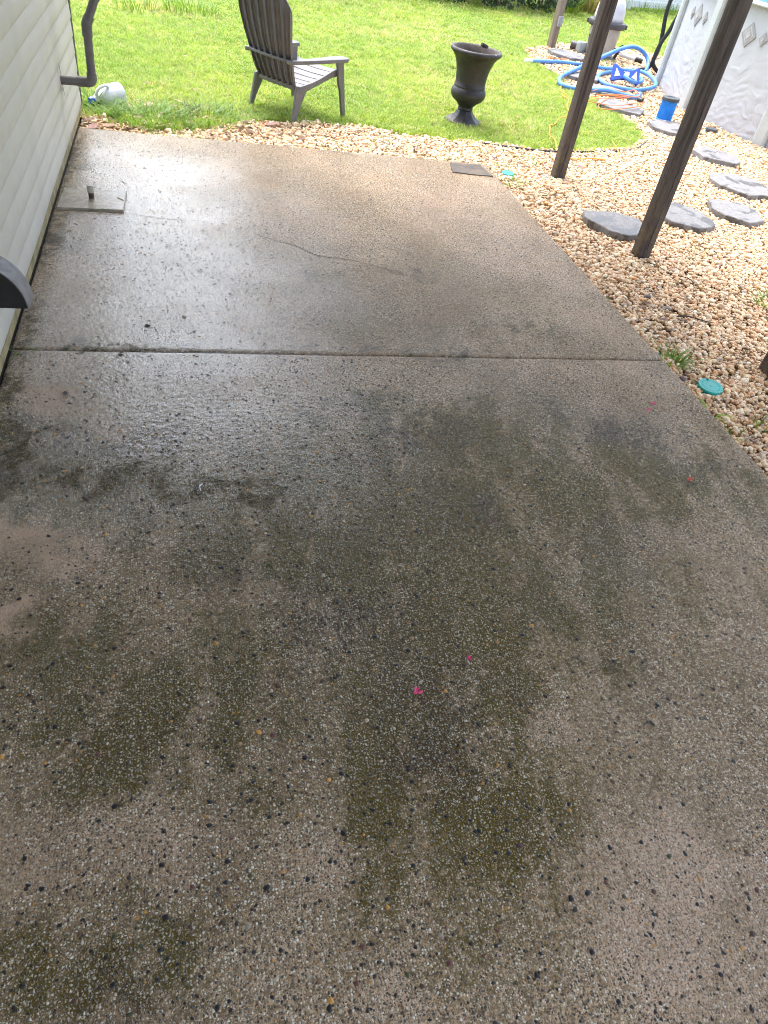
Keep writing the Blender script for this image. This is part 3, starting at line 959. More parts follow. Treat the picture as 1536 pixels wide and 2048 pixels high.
# ------------------------------------------------------------------ chair
def make_chair():
    root = empty('garden_chair', (1.557, 4.256, -0.065), math.radians(41))
    mt = M['chair']
    # back: seven slats, fanned, in a shallow curve; s runs 0 (bottom) to 1 (top)
    def back_pt(u, s):          # u in -1..1 across, s along
        half = 0.212 + 0.092 * min(1, s / 0.70)
        y = u * half
        x = 0.085 - 0.42 * s + 0.165 * s * s + 0.045 * (u * u) * (0.35 + 0.65 * s)
        z = 0.255 + 0.76 * s
        return Vector((x, y, z))
    NS = 7
    tops = [0.93, 0.97, 1.0, 1.01, 1.0, 0.97, 0.93]
    for k in range(NS):
        u0, u1 = -1 + 2 * k / NS, -1 + 2 * (k + 1) / NS
        gap = 0.032
        mm = MB()
        n, w = 16, 5
        top = tops[k]
        front, back = [], []
        for i in range(n + 1):
            for j in range(w):
                f = j / (w - 1)
                u = u0 + gap + (u1 - u0 - 2 * gap) * f
                tl = top - (0.07 * abs(u) ** 2.2 if True else 0)
                if abs(u0 + u1) > 1.5:
                    tl = top - 0.16 * max(0, (abs(u) - 0.72) / 0.28)
                s = tl * i / n
                q = back_pt(u, s)
                bow = 0.012 * (1 - (2 * f - 1) ** 2)
                front.append(q + Vector((bow, 0, 0)))
                back.append(q + Vector((bow - 0.008, 0, 0)))
        # flanges along the two long edges, seen from behind
        vs = front + back
        N = len(front)
        fs = []
        for i in range(n):
            for j in range(w - 1):
                a = i * w + j
                fs.append((a, a + 1, a + w + 1, a + w))
                fs.append((N + a, N + a + w, N + a + w + 1, N + a + 1))
            a, b = i * w, i * w + w - 1
            fs.append((a, a + w, N + a + w, N + a))
            fs.append((b, N + b, N + b + w, b + w))
        for j in range(w - 1):
            a = j
            fs.append((a, N + a, N + a + 1, a + 1))
            a = n * w + j
            fs.append((a, a + 1, N + a + 1, N + a))
        mm.add(vs, fs)
        # edge flanges
        for side in (0, w - 1):
            o_, i_ = [], []
            for i in range(n + 1):
                q = front[i * w + side]
                o_.append(q); i_.append(q + Vector((-0.026, 0, -0.004)))
            d = 0.003 if side == 0 else -0.003
            base = len(mm.v)
            L_ = o_ + i_ + [q + Vector((0, d, 0)) for q in o_] + [q + Vector((0, d, 0)) for q in i_]
            m1 = n + 1
            f2 = []
            for i in range(n):
                f2 += [(i, i + 1, m1 + i + 1, m1 + i), (2 * m1 + i, 3 * m1 + i, 3 * m1 + i + 1, 2 * m1 + i + 1), (m1 + i, m1 + i + 1, 3 * m1 + i + 1, 3 * m1 + i)]
            mm.add(L_, f2)
        mm.build('back_slat', mt, root, smooth=True)
    # top web tying the slats, lower rail and arm-level brace
    def rail(s, h, depth, u_ext, name, zoff=0.0):
        mm = MB()
        n = 20
        vs = []
        for i in range(n + 1):
            u = -u_ext + 2 * u_ext * i / n
            q = back_pt(u, s)
            for dx, dz in ((-0.012, -h / 2), (-0.012 - depth, -h / 2), (-0.012 - depth, h / 2), (-0.012, h / 2)):
                vs.append(q + Vector((dx, 0, dz + zoff)))
        fs = [(i * 4 + j, i * 4 + (j + 1) % 4, i * 4 + 4 + (j + 1) % 4, i * 4 + 4 + j) for i in range(n) for j in range(4)]
        fs += [(0, 1, 2, 3), tuple(n * 4 + j for j in (3, 2, 1, 0))]
        mm.add(vs, fs)
        return mm.build(name, mt, root, smooth=True, bevel=0.003)
    rail(0.31, 0.020, 0.040, 1.03, 'back_brace')
    rail(0.03, 0.035, 0.020, 1.0, 'lower_rail')
    # lattice ribs behind the lower back
    for k in range(8):
        u = -0.94 + 1.88 * k / 7
        mm = MB()
        l = [back_pt(u, s) + Vector((-0.016 - 0.024 * math.sin(math.pi * min(1, s / 0.33)), 0, 0)) for s in np.linspace(0.02, 0.33, 9)]
        mm.tube(l, 0.0045, 6)
        mm.build('rib', mt, root, smooth=True)
    # seat: five slats, curved down to the rear
    def seat_z(x):
        t = (x - 0.06) / 0.50
        return 0.272 + 0.118 * t - 0.10 * max(0, t - 0.86) + 0.022 * (2 * t - 1) ** 2
    xs = np.linspace(0.075, 0.575, 7)
    for k in range(6):
        a, b = xs[k] + 0.005, xs[k + 1] - 0.005
        mm = MB()
        h = 0.245 + 0.012 * k / 5
        vs = []
        for x in (a, (a + b) / 2, b):
            z = seat_z(x)
            for y in np.linspace(-h, h, 7):
                dip = -0.010 * (1 - (y / h) ** 2)
                vs.append((x, y, z + dip))
        N = len(vs)
        vs += [(x, y, z - 0.016) for x, y, z in vs]
        fs = []
        for i in range(2):
            for j in range(6):
                q = i * 7 + j
                fs.append((q, q + 1, q + 8, q + 7)); fs.append((N + q, N + q + 7, N + q + 8, N + q + 1))
        for j in range(6):
            fs.append((j, N + j, N + j + 1, j + 1)); fs.append((14 + j, 15 + j, N + 15 + j, N + 14 + j))
        for i in range(2):
            fs.append((i * 7, i * 7 + 7, N + i * 7 + 7, N + i * 7)); fs.append((i * 7 + 6, N + i * 7 + 6, N + i * 7 + 13, i * 7 + 13))
        mm.add(vs, fs)
        mm.build('seat_slat', mt, root, smooth=True, bevel=0.002)
    for s in (-1, 1):
        Y = 0.262 * s
        # side rail: curved board from the front leg down to the rear leg
        mm = MB()
        xs2 = np.linspace(0.06, 0.60, 12)
        vs = []
        for x in xs2:
            z1 = seat_z(x) + 0.004
            z0 = z1 - 0.065 + 0.02 * math.sin(math.pi * (x - 0.06) / 0.54)
            for y, z in ((Y - 0.012, z0), (Y + 0.012, z0), (Y + 0.012, z1), (Y - 0.012, z1)):
                vs.append((x, y, z))
        fs = [(i * 4 + j, i * 4 + (j + 1) % 4, i * 4 + 4 + (j + 1) % 4, i * 4 + 4 + j) for i in range(11) for j in range(4)] + [(0, 1, 2, 3), (47, 46, 45, 44)]
        mm.add(vs, fs)
        mm.build('side_rail', mt, root, smooth=True, bevel=0.003)
        # rear leg: angle section, wide at the top, splayed back and out
        mm = MB()
        vs = []
        for t in np.linspace(0, 1, 9):
            z = 0.30 * (1 - t)
            xa = 0.045 - 0.055 * t + 0.0 * t
            wd = 0.115 * (1 - t) ** 1.4 + 0.044
            yo = Y + s * 0.014 * t
            vs += [(xa, yo, z), (xa + wd * 0.5, yo + s * 0.012, z), (xa + wd, yo, z), (xa + wd, yo - s * 0.010, z), (xa + wd * 0.5, yo + s * 0.001, z), (xa, yo - s * 0.024, z)]
        fs = [(i * 6 + j, i * 6 + (j + 1) % 6, i * 6 + 6 + (j + 1) % 6, i * 6 + 6 + j) for i in range(8) for j in range(6)] + [tuple(range(6)), tuple(53 - q for q in range(6))]
        mm.add(vs, fs)
        mm.build('leg', mt, root, smooth=True, bevel=0.002)
        # front leg: broad under the arm, tapering to the foot
        mm = MB()
        vs = []
        for t in np.linspace(0, 1, 11):
            z = 0.472 * (1 - t)
            wd = 0.096 - 0.052 * t ** 0.6
            if 0.18 < t < 0.5:
                wd += 0.012 * math.sin(math.pi * (t - 0.18) / 0.32)
            x1 = 0.605 + 0.080 * t
            yo = (0.300 + 0.015 * t) * s
            vs += [(x1 - wd, yo - 0.013, z), (x1, yo - 0.013, z), (x1, yo + 0.013, z), (x1 - wd, yo + 0.013, z)]
        fs = [(i * 4 + j, i * 4 + (j + 1) % 4, i * 4 + 4 + (j + 1) % 4, i * 4 + 4 + j) for i in range(10) for j in range(4)] + [(0, 1, 2, 3), (43, 42, 41, 40)]
        mm.add(vs, fs)
        mm.build('leg', mt, root, smooth=True, bevel=0.003)
        # arm: flat board, broad in front, curling in to the back
        out = [(-0.075, 0.262), (0.02, 0.290), (0.15, 0.312), (0.35, 0.336), (0.55, 0.360), (0.61, 0.362), (0.635, 0.345), (0.640, 0.30), (0.635, 0.255), (0.61, 0.242),
               (0.5, 0.238), (0.3, 0.245), (0.12, 0.240), (0.0, 0.222), (-0.06, 0.215)]
        poly = [(x, y * s) for x, y in out]
        if s < 0:
            poly = poly[::-1]
        mm = MB()
        mm.prism(poly, 0.472, 0.502)
        am = mm.build('arm', mt, root, smooth=True, bevel=0.004)
        # upturned inner lip beside the back
        mm = MB()
        mm.prism([(0.0, 0.212 * s), (0.055, 0.226 * s), (0.055, 0.232 * s), (0.0, 0.219 * s)] if s > 0 else [(0.0, 0.219 * s), (0.055, 0.232 * s), (0.055, 0.226 * s), (0.0, 0.212 * s)], 0.50, 0.60)
        mm.build('arm_lip', mt, root, bevel=0.001)
    tag(root, 'taupe plastic slatted garden chair seen from behind on the lawn edge', 'chair')
    return root
make_chair()

# ------------------------------------------------------------------ urn
urn = empty('urn_planter', (3.58, 4.75, -0.062), math.radians(12))
K = 0.64 / 0.60
prof = [(0.070, 0.105), (0.078, 0.112), (0.079, 0.120), (0.073, 0.126), (0.078, 0.140), (0.108, 0.170), (0.150, 0.195), (0.172, 0.225), (0.178, 0.252), (0.172, 0.278), (0.158, 0.296),
        (0.153, 0.300), (0.158, 0.305), (0.1575, 0.313), (0.152, 0.318), (0.153, 0.36), (0.160, 0.42), (0.176, 0.48), (0.200, 0.532), (0.226, 0.562), (0.244, 0.574), (0.254, 0.585), (0.256, 0.597),
        (0.248, 0.610), (0.236, 0.613), (0.226, 0.606), (0.212, 0.594), (0.190, 0.55), (0.166, 0.48), (0.150, 0.42), (0.142, 0.38)]
m = MB(); m.lathe([(r, z * K) for r, z in prof[:26]], 56, cap=False); m.build('bowl', M['urn'], urn, smooth='full')
m = MB(); m.lathe([(r, z * K) for r, z in prof[25:]] + [(0.01, 0.37 * K)], 48, cap=False); m.build('inner_wall', M['urnin'], urn, smooth='full')
m = MB(); m.lathe([(0.198, 0.0), (0.198, 0.012), (0.186, 0.022), (0.170, 0.030), (0.128, 0.052), (0.098, 0.080), (0.078, 0.110), (0.070, 0.118)], 8, phase=math.pi / 8); m.build('foot', M['urn'], urn, bevel=0.002)
for a, r, z, s in ((-1.25, 0.247, 0.609, 0.006), (-2.55, 0.246, 0.609, 0.004), (-0.1, 0.246, 0.61, 0.003), (-1.9, 0.244, 0.611, 0.0025)):
    m = MB(); m.prism([(-s, -s), (s, -s * 0.6), (s * 0.8, s), (-s * 0.6, s * 0.8)], 0, 0.004)
    o = m.build('paint_chip', M['fleck'], urn); o.location = (r * math.cos(a), r * math.sin(a), z * K)
m = MB(); m.prism([(-0.035, -0.014), (0.03, -0.016), (0.045, 0.0), (0.02, 0.014), (-0.03, 0.012)], -0.006, 0.016); o = m.build('broken_rim_flap', M['urn'], urn); o.location = (0.175, 0.150, 0.612 * K); o.rotation_euler = (0.35, -0.2, 2.2)
tag(urn, 'tall black urn planter with chipped rim standing on the grass', 'planter')

# ------------------------------------------------------------------ jug
jug = empty('plastic_jug', (0.175, 4.02, -0.035), math.atan2(4.083 - 3.926, 0.275 - 0.056))
def J(x, y, z):
    return Matrix.Translation((x, y, z))
JR = Matrix.Rotation(math.radians(90), 4, 'Y')
JT = Matrix.Rotation(math.radians(-8), 4, 'Y')
jm = JT @ Matrix.Translation((-0.16, 0, 0.055)) @ JR
prof = [(0.020, 0.03), (0.024, 0.036), (0.030, 0.05), (0.062, 0.095), (0.080, 0.125), (0.086, 0.15), (0.087, 0.22), (0.0845, 0.225), (0.087, 0.23), (0.087, 0.275), (0.080, 0.295), (0.06, 0.302)]
m = MB(); m.lathe(prof, 36, M=jm); m.build('bottle', M['jug'], jug, smooth=True)
m = MB(); m.lathe([(0.0285, -0.004), (0.030, 0.0), (0.030, 0.034), (0.027, 0.037)], 20, M=jm); m.build('cap', M['jugcap'], jug, smooth=True)
m = MB(); m.lathe([(0.0876, 0.168), (0.0878, 0.172), (0.0878, 0.262), (0.0876, 0.266)], 36, M=jm, cap=False); lb = m.build('label_band', M['jug'], jug, smooth=True)
for k in range(4):
    m = MB(); m.lathe([(0.0882, 0.18 + k * 0.02), (0.0882, 0.184 + k * 0.02)], 36, M=jm, cap=False); m.build('printed_line', M['juglabel'], lb, smooth=True)
m = MB(); m.tube([jm @ q for q in smooth_path([(-0.035, -0.018, 0.055), (-0.075, -0.035, 0.07), (-0.098, -0.045, 0.105), (-0.098, -0.045, 0.145), (-0.080, -0.036, 0.168)], 5)], 0.0125, 10); m.build('handle', M['jug'], jug, smooth=True)
tag(jug, 'white plastic jug with blue cap lying in grass by the house corner', 'jug')

# ------------------------------------------------------------------ stepping stones
STONES = [(4.02, 2.06, 0.262, 20, 'grey octagonal stepping stone just left of the nearest dark post, with wet patches'),
          (4.80, 2.33, 0.285, 35, 'grey stepping stone partly behind the nearest dark post, on its right'),
          (5.46, 2.53, 0.275, 10, 'grey stepping stone second from right end of the row, nearer the camera than its neighbour'),
          (6.02, 3.31, 0.310, 28, 'grey stepping stone by the right edge, below the pool upright'),
          (6.33, 4.27, 0.290, 15, 'grey stepping stone right of the nearest post, just before the white pool wall'),
          (6.36, 5.26, 0.320, 22, 'grey stepping stone in front of the upright blue filter cartridge'),
          (6.06, 6.02, 0.330, 30, 'grey stepping stone under the orange cord loops'),
          (6.27, 6.87, 0.270, 12, 'grey stepping stone beneath the lower run of blue hose'),
          (6.66, 9.17, 0.340, 40, 'grey stepping stone near the foot of the grey wooden service post'),
          (6.22, 7.60, 0.260, 25, 'grey stepping stone inside the left loop of blue hose')]
for i, (x, y, r, rot, lab) in enumerate(STONES):
    rr = random.Random(40 + i)
    poly = []
    nn = 8 if i % 2 else 7
    for k in range(nn):
        a = 2 * math.pi * k / nn + math.radians(rot) + rr.uniform(-0.2, 0.2)
        q = r * rr.uniform(0.86, 1.12)
        poly.append((q * math.cos(a) * 1.0, q * math.sin(a)))
    # worn edges: a midpoint jitter on each side
    p2 = []
    for k in range(nn):
        a, b = poly[k], poly[(k + 1) % nn]
        p2.append(a)
        for f in (0.33, 0.66):
            jx = rr.uniform(-0.008, 0.010)
            mx, my = a[0] + (b[0] - a[0]) * f, a[1] + (b[1] - a[1]) * f
            l = math.hypot(mx, my)
            p2.append((mx * (1 + jx / l), my * (1 + jx / l)))
    m = MB()
    m.prism(p2, -0.085, 0.0, inset=0.006)
    o = m.build('stepping_stone', M['stone'], bevel=0.0015, seg=1)
    o.location = (x, y, 0.0)
    o.rotation_euler = (rr.uniform(-0.02, 0.02), rr.uniform(-0.02, 0.02), 0)
    tag(o, lab, 'stepping stone', 'octagonal stepping stones in the gravel')

# ------------------------------------------------------------------ teal lids
def lid(x, y, r, label):
    root = empty('access_lid', (x, y, -0.041))
    root.rotation_euler = (0.03, -0.05, 0.4)
    m = MB(); m.lathe([(r * 0.93, -0.05), (r * 0.93, 0.0), (r, 0.001), (r, 0.007), (r * 0.97, 0.010), (r * 0.74, 0.0105), (r * 0.72, 0.0085), (r * 0.70, 0.0105), (r * 0.02, 0.0115)], 40)
    m.build('cover', M['teal'], root, smooth=True)
    m = MB(); m.lathe([(r * 0.13, 0.011), (r * 0.13, 0.0125), (r * 0.03, 0.013)], 16); m.build('screw_boss', M['teal'], root, smooth=True)
    tag(root, label, 'lid')
lid(3.508, -0.205, 0.068, 'round teal plastic access lid in gravel beside the near slab edge')
lid(3.500, 3.125, 0.055, 'small teal lid almost hidden by gravel beyond the far slab corner')
m = MB(); m.lathe([(0.075, -0.02), (0.078, 0.0), (0.072, 0.02), (0.01, 0.024)], 24)
o = m.build('plastic_disc', M['cartcap'], smooth=True); o.location = (7.03, 5.45, -0.035)
tag(o, 'small dark disc on the gravel at the foot of the pool wall', 'disc')

# ------------------------------------------------------------------ pool
pool = empty('swimming_pool', (POOL_C[0], POOL_C[1], -0.07))
PH = 1.27
def pool_wall():
    A = np.radians(np.linspace(128, 236, 560))
    Z = np.linspace(0.0, PH, 120)
    a, z = np.meshgrid(A, Z)
    s = a * POOL_R
    k = (z / PH)
    env = np.clip((0.90 - k) / 0.25, 0, 1) * np.clip((k + 0.03) / 0.08, 0.2, 1)
    fw = FB[0](s, z, 3.0, 4); fv = FB[1](s, z, 3.0, 4)
    s0, z0 = s, z
    s = s + 0.55 * (fw - 0.5); z = z + 0.22 * (fv - 0.5)
    w1 = np.sin(s * 7.5 + 2.2 * np.sin(z * 6.0 + s * 1.3) + z * 16.0)
    w2 = np.sin(z * 34.0 + 3.2 * np.sin(s * 5.5 + 1.0) + 1.5 * np.sin(s * 13.0))
    w3 = np.sin(z * 88.0 + 4.0 * np.sin(s * 4.1 + 2.0) + 2.0 * np.sin(s * 17.0 + z * 8))
    amp = 0.5 + 0.5 * np.sin(s * 3.7 + z * 5.1)
    low = np.clip(1.15 - k * 1.1, 0.15, 1)
    d = env * low * (0.012 * np.maximum(0, w1 * w2) + 0.006 * w2 * amp + 0.0026 * w3)
    s, z = s0, z0
    r = POOL_R + 0.38 * d * (0.5 + 0.9 * FB[2](s, z, 2.2, 3))
    V = np.stack([r * np.cos(a), r * np.sin(a), z], -1).reshape(-1, 3)
    n, mth = a.shape[1], a.shape[0]
    i = np.arange(mth - 1)[:, None] * n + np.arange(n - 1)[None]
    F = np.stack([i, i + 1, i + n + 1, i + n], -1).reshape(-1, 4)
    mm = MB()
    mm.v = [tuple(q) for q in V]
    mm.f = [tuple(q) for q in F]
    mm.c = [None] * len(mm.f)
    return mm
pool_wall().build('wall', M['poolwall'], pool, smooth='full', recalc=False)
m = MB()
A = np.radians(np.linspace(236, 488, 90))
vs = [(POOL_R * math.cos(a), POOL_R * math.sin(a), z) for a in A for z in (0, PH)]
m.add(vs, [(2 * i, 2 * i + 2, 2 * i + 3, 2 * i + 1) for i in range(len(A) - 1)])
m.build('rear_wall', M['poolwall'], pool, smooth='full')
m = MB(); m.lathe([(POOL_R - 0.06, PH), (POOL_R + 0.075, PH), (POOL_R + 0.08, PH + 0.012), (POOL_R + 0.07, PH + 0.03), (POOL_R - 0.05, PH + 0.035), (POOL_R - 0.06, PH)], 120, cap=False); m.build('top_rail', M['poolpost'], pool, smooth=True)
m = MB(); m.lathe([(POOL_R - 0.01, PH - 0.16), (0.01, PH - 0.16)], 96, cap=False); m.build('water', M['water'], pool)
m = MB()
w = 0.085
pr_ = [(-w, 0.0), (-w, 0.040), (-w * 0.72, 0.062), (w * 0.72, 0.062), (w, 0.040), (w, 0.0)]
m.prism(pr_, 0.0, PH + 0.0)
u0 = m.build('upright', M['poolpost'], pool, smooth=True)
UPS = [157.2, 176.6, 198.3, 219.0, 240, 261, 282, 303, 324, 345, 6, 27, 48, 69, 90, 111, 135]
for i, a in enumerate(UPS):
    t_ = math.radians(a)
    o = u0 if i == 0 else copy_child(u0, pool)
    o.location = ((POOL_R + 0.004) * math.cos(t_), (POOL_R + 0.004) * math.sin(t_), 0)
    o.rotation_euler = (0, 0, t_ - math.pi / 2)
def diamond(deg, z, w, h):
    t_ = math.radians(deg)
    fr = None
    for k, (sc, mt, dd) in enumerate(((1.0, 'diamond', 0.013), (0.70, 'diamond2', 0.0165), (0.52, 'diamond', 0.0195), (0.36, 'diamond2', 0.0225))):
        mm = MB()
        mm.prism([(0, -h / 2 * sc), (w / 2 * sc, 0), (0, h / 2 * sc), (-w / 2 * sc, 0)], -0.02, 0.0)
        o = mm.build('diamond_frame' if k == 0 else 'diamond_inlay', M[mt], pool if fr is None else fr)
        if fr is None:
            fr = o
            o.matrix_local = Matrix.Translation(((POOL_R + dd) * math.cos(t_), (POOL_R + dd) * math.sin(t_), z)) @ Matrix.Rotation(t_, 4, 'Z') @ Matrix.Rotation(math.radians(90), 4, 'Y') @ Matrix.Rotation(math.radians(90), 4, 'Z')
        else:
            o.location = (0, 0, dd - 0.013)
for a, z, w, h in ((186.6, 0.985, 0.25, 0.25), (190.2, 0.985, 0.13, 0.14), (183.0, 0.985, 0.13, 0.14), (168.3, 0.985, 0.25, 0.25), (165.0, 0.985, 0.13, 0.14), (171.8, 0.985, 0.13, 0.14), (180.2, 0.985, 0.11, 0.14), (208.5, 0.985, 0.25, 0.25)):
    diamond(a, z, w, h)
tag(pool, 'round white pool with embossed wall, pale uprights and grey diamonds', 'swimming pool')

# ------------------------------------------------------------------ pool filter
fl = empty('pool_filter', (7.43, 9.625, -0.06), math.radians(-28))
m = MB(); m.lathe([(0.215, 0.03), (0.222, 0.05), (0.246, 0.40), (0.248, 0.425)], 40); m.build('tank', M['tank'], fl, smooth=True)
m = MB(); m.lathe([(0.255, 0.415), (0.292, 0.420), (0.300, 0.435), (0.302, 0.485), (0.292, 0.50), (0.255, 0.505)], 40); cb = m.build('clamp_band', M['band'], fl, smooth=True)
m = MB(); m.box((0.285, -0.03, 0.43), (0.325, 0.03, 0.49)); m.build('latch', M['band'], cb, bevel=0.004)
m = MB(); m.box((-0.325, -0.03, 0.43), (-0.285, 0.03, 0.49)); m.build('latch', M['band'], cb, bevel=0.004)
m = MB(); m.lathe([(0.240, 0.50), (0.236, 0.56), (0.226, 0.66), (0.205, 0.74), (0.165, 0.80), (0.10, 0.835), (0.04, 0.845)], 40); dm = m.build('lid_dome', M['dome'], fl, smooth='full')
m = MB(); m.lathe([(0.035, 0.84), (0.035, 0.89), (0.02, 0.90)], 16); m.build('gauge_neck', M['band'], dm, smooth=True)
m = MB(); m.lathe([(0.30, 0.0), (0.30, 0.025), (0.25, 0.04)], 32); m.build('base', M['band'], fl, smooth=True)
A = np.radians(np.linspace(205, 250, 8))
m = MB(); vs = [((0.236 + 0.0265 * ((z - 0.16) / 0.2)) * math.cos(a), (0.236 + 0.0265 * ((z - 0.16) / 0.2)) * math.sin(a), z) for a in A for z in (0.15, 0.30)]
m.add(vs, [(2 * i, 2 * i + 2, 2 * i + 3, 2 * i + 1) for i in range(7)]); m.build('data_label', M['tanklabel'], fl)
m = MB(); m.lathe([(0.075, 0.0), (0.085, 0.02), (0.085, 0.13), (0.07, 0.15), (0.02, 0.155)], 20, M=Matrix.Translation((-0.30, -0.02, 0.01))); m.build('pump_basket', M['clear'], fl, smooth=True)
m = MB(); m.lathe([(0.055, -0.08), (0.06, -0.07), (0.06, 0.06), (0.05, 0.07)], 18, M=Matrix.Translation((-0.40, 0.02, 0.085)) @ Matrix.Rotation(math.radians(90), 4, 'Y')); m.build('pump_motor', M['band'], fl, smooth=True)
m = MB(); m.tube(smooth_path([(0.22, 0.0, 0.14), (0.30, 0.0, 0.15), (0.33, -0.01, 0.19), (0.36, -0.01, 0.215)], 4), 0.028, 10); m.build('outlet_fitting', M['bhose'], fl, smooth=True)
m = MB(); m.tube([(0.26, -0.02, 0.02), (0.30, -0.03, 0.12), (0.31, -0.03, 0.20)], 0.024, 8); m.build('stand_leg', M['bhose'], fl, smooth=True)
m = MB(); m.tube([(0.34, -0.02, 0.10), (0.62, -0.06, 0.085)], 0.03, 10); m.build('white_pipe', M['white'], fl, smooth=True)
m = MB(); m.tube([(0.60, -0.058, 0.086), (0.72, -0.075, 0.08)], 0.037, 10); m.build('union_nut', M['bhose'], fl, smooth=True)
tag(fl, 'beige cartridge pool filter with white dome and charcoal clamp band', 'pool filter')

def hose_thing(name, pts, r, mat, label, cat, group=None, seg=10, n=8, z=0.0, ends=None):
    P = smooth_path([(q[0], q[1], (q[2] if len(q) > 2 else z)) for q in pts], n)
    m = MB()
    # shallow ribs along the hose
    rad = [r * (1.0 + 0.0 * i) for i in range(len(P))]
    m.tube(P, rad, seg)
    if ends:
        root = empty(name, P[0])
        m.v = [tuple(Vector(q) - P[0]) for q in m.v]
        m.build('tube', mat, root, smooth='full')
        for e in ends:
            a, b = (P[0], P[1]) if e[0] == 0 else (P[-1], P[-2])
            d = (b - a).normalized()
            mm = MB(); mm.tube([a - d * 0.03 - P[0], a + d * 0.10 - P[0]], r * 1.18, seg)
            mm.build('end_cuff', e[1], root, smooth=True)
        o = root
    else:
        o = m.build(name, mat, smooth='full')
    return tag(o, label, cat, group)

HOSE_A = [(5.612, 8.225), (5.90, 8.33), (6.251, 8.473), (6.623, 8.487), (6.926, 8.450), (7.331, 8.505), (7.557, 8.304), (7.432, 7.750), (7.243, 7.340), (7.085, 7.182), (6.818, 7.110), (6.586, 7.129),
          (6.443, 7.265), (6.470, 7.603), (6.707, 7.968), (7.061, 8.253), (7.317, 8.223), (7.310, 7.867), (7.124, 7.561), (6.90, 7.40), (6.80, 7.50)]
zA = [-0.02] * 6 + [0.02, 0.035, 0.04, 0.02] + [-0.015] * 5 + [-0.02, -0.02, 0.0, 0.01, 0.03, 0.07]
hose_thing('pool_hose', [(x, y, z) for (x, y), z in zip(HOSE_A, zA)], 0.027, M['hose'], 'light blue pool hose coiled on gravel around the vacuum head', 'hose', 'blue pool hoses', ends=[(0, M['white'])])
HOSE_B = [(6.771, 6.887, -0.02), (6.595, 6.680, -0.02), (6.361, 6.648, 0.0), (6.167, 6.691, 0.02), (5.967, 6.719, 0.0), (5.744, 6.774, -0.02), (5.630, 6.913, -0.02), (5.660, 7.106, -0.02), (5.770, 7.323, -0.01),
          (5.928, 7.496, 0.01), (6.304, 7.842, 0.06), (6.764, 8.167, 0.17), (7.155, 8.387, 0.27), (7.490, 8.641, 0.27), (7.750, 8.753, 0.19), (7.798, 8.642, 0.09), (7.70, 8.48, 0.0)]
hose_thing('pool_hose', HOSE_B, 0.028, M['hose'], 'light blue pool hose arching up in front of the filter tank', 'hose', 'blue pool hoses', ends=[(0, M['hose'])])

# vacuum head: bow-tie plate with two white triangles, lying tilted on the hose
vh = empty('vacuum_head', (6.84, 7.50, 0.005))
VM = Matrix.Rotation(math.radians(-18), 4, 'Z') @ Matrix.Rotation(math.radians(48), 4, 'X')
bow = [(-0.19, -0.12), (-0.08, -0.075), (0.0, -0.068), (0.08, -0.075), (0.17, -0.12), (0.195, -0.10), (0.185, 0.11), (0.165, 0.13), (0.07, 0.068), (0.0, 0.058), (-0.07, 0.068), (-0.185, 0.13), (-0.205, 0.11), (-0.205, -0.10)]
m = MB(); m.prism(bow, 0.0, 0.035, M=VM @ Matrix.Translation((0, 0.08, 0))); m.build('plate', M['vacblue'], vh, bevel=0.004)
for s in (-1, 1):
    m = MB(); tri = [(s * 0.165, -0.062), (s * 0.150, 0.066), (s * 0.082, -0.035)] if s < 0 else [(s * 0.140, 0.066), (s * 0.155, -0.062), (s * 0.075, -0.035)]
    m.prism(tri, 0.034, 0.043, M=VM @ Matrix.Translation((0, 0.08, 0))); m.build('triangle_pad', M['white'], vh, bevel=0.003)
m = MB(); m.tube([VM @ Vector((0.0, 0.07, 0.03)), VM @ Vector((0.0, 0.05, 0.085))], 0.033, 14); m.build('hose_socket', M['white'], vh, smooth=True)
for k in range(5):
    m = MB(); m.tube([VM @ Vector((-0.03 + 0.016 * k, 0.112 - 0.006 * (k % 2), 0.034)), VM @ Vector((-0.03 + 0.016 * k, 0.112 - 0.006 * (k % 2), 0.044))], 0.006, 8); m.build('rivet', M['white'], vh, smooth=True)
tag(vh, 'blue bow-tie shaped pool vacuum head with two white triangles', 'vacuum head')

CORD_Y = [(6.35, 8.449), (6.057, 7.803), (5.792, 7.271), (5.478, 6.631), (5.38, 6.40), (5.44, 6.26), (5.33, 6.22), (5.309, 5.992), (5.192, 5.734), (5.06, 5.311), (4.80, 5.05), (4.697, 4.920), (4.56, 4.76), (4.499, 4.610), (4.433, 4.421), (4.41, 4.28),
          (4.374, 4.115), (4.304, 3.868), (4.412, 3.721), (4.611, 3.743), (4.894, 3.875), (5.039, 4.019), (5.111, 4.357)]
hose_thing('extension_cord', [(x, y, (-0.012 if y > 4.2 and x < 5.6 else -0.035) + 0.02 * math.sin(i * 2.1)) for i, (x, y) in enumerate(CORD_Y)], 0.0052, M['cordy'], 'yellow-orange extension cord trailing over the grass behind the farther dark post', 'cord', seg=6)
CORD_O = [(5.921, 6.602), (6.214, 6.818), (6.467, 6.797), (6.744, 7.02), (6.66, 6.70), (6.483, 6.490), (6.252, 6.590), (5.840, 6.335), (5.487, 6.019), (5.651, 5.928), (5.948, 5.972), (6.45, 6.25), (6.30, 6.00), (5.80, 5.72),
          (5.619, 5.788), (5.978, 6.250), (6.260, 6.312), (6.107, 6.369), (5.80, 6.22), (5.98, 6.40), (6.35, 6.42), (6.2, 6.52), (5.9, 6.44)]
hose_thing('extension_cord', [(x, y, 0.012 + 0.012 * math.sin(i * 1.7)) for i, (x, y) in enumerate(CORD_O)], 0.0052, M['cordo'], 'orange extension cord in loose loops over a stepping stone', 'cord', seg=6)
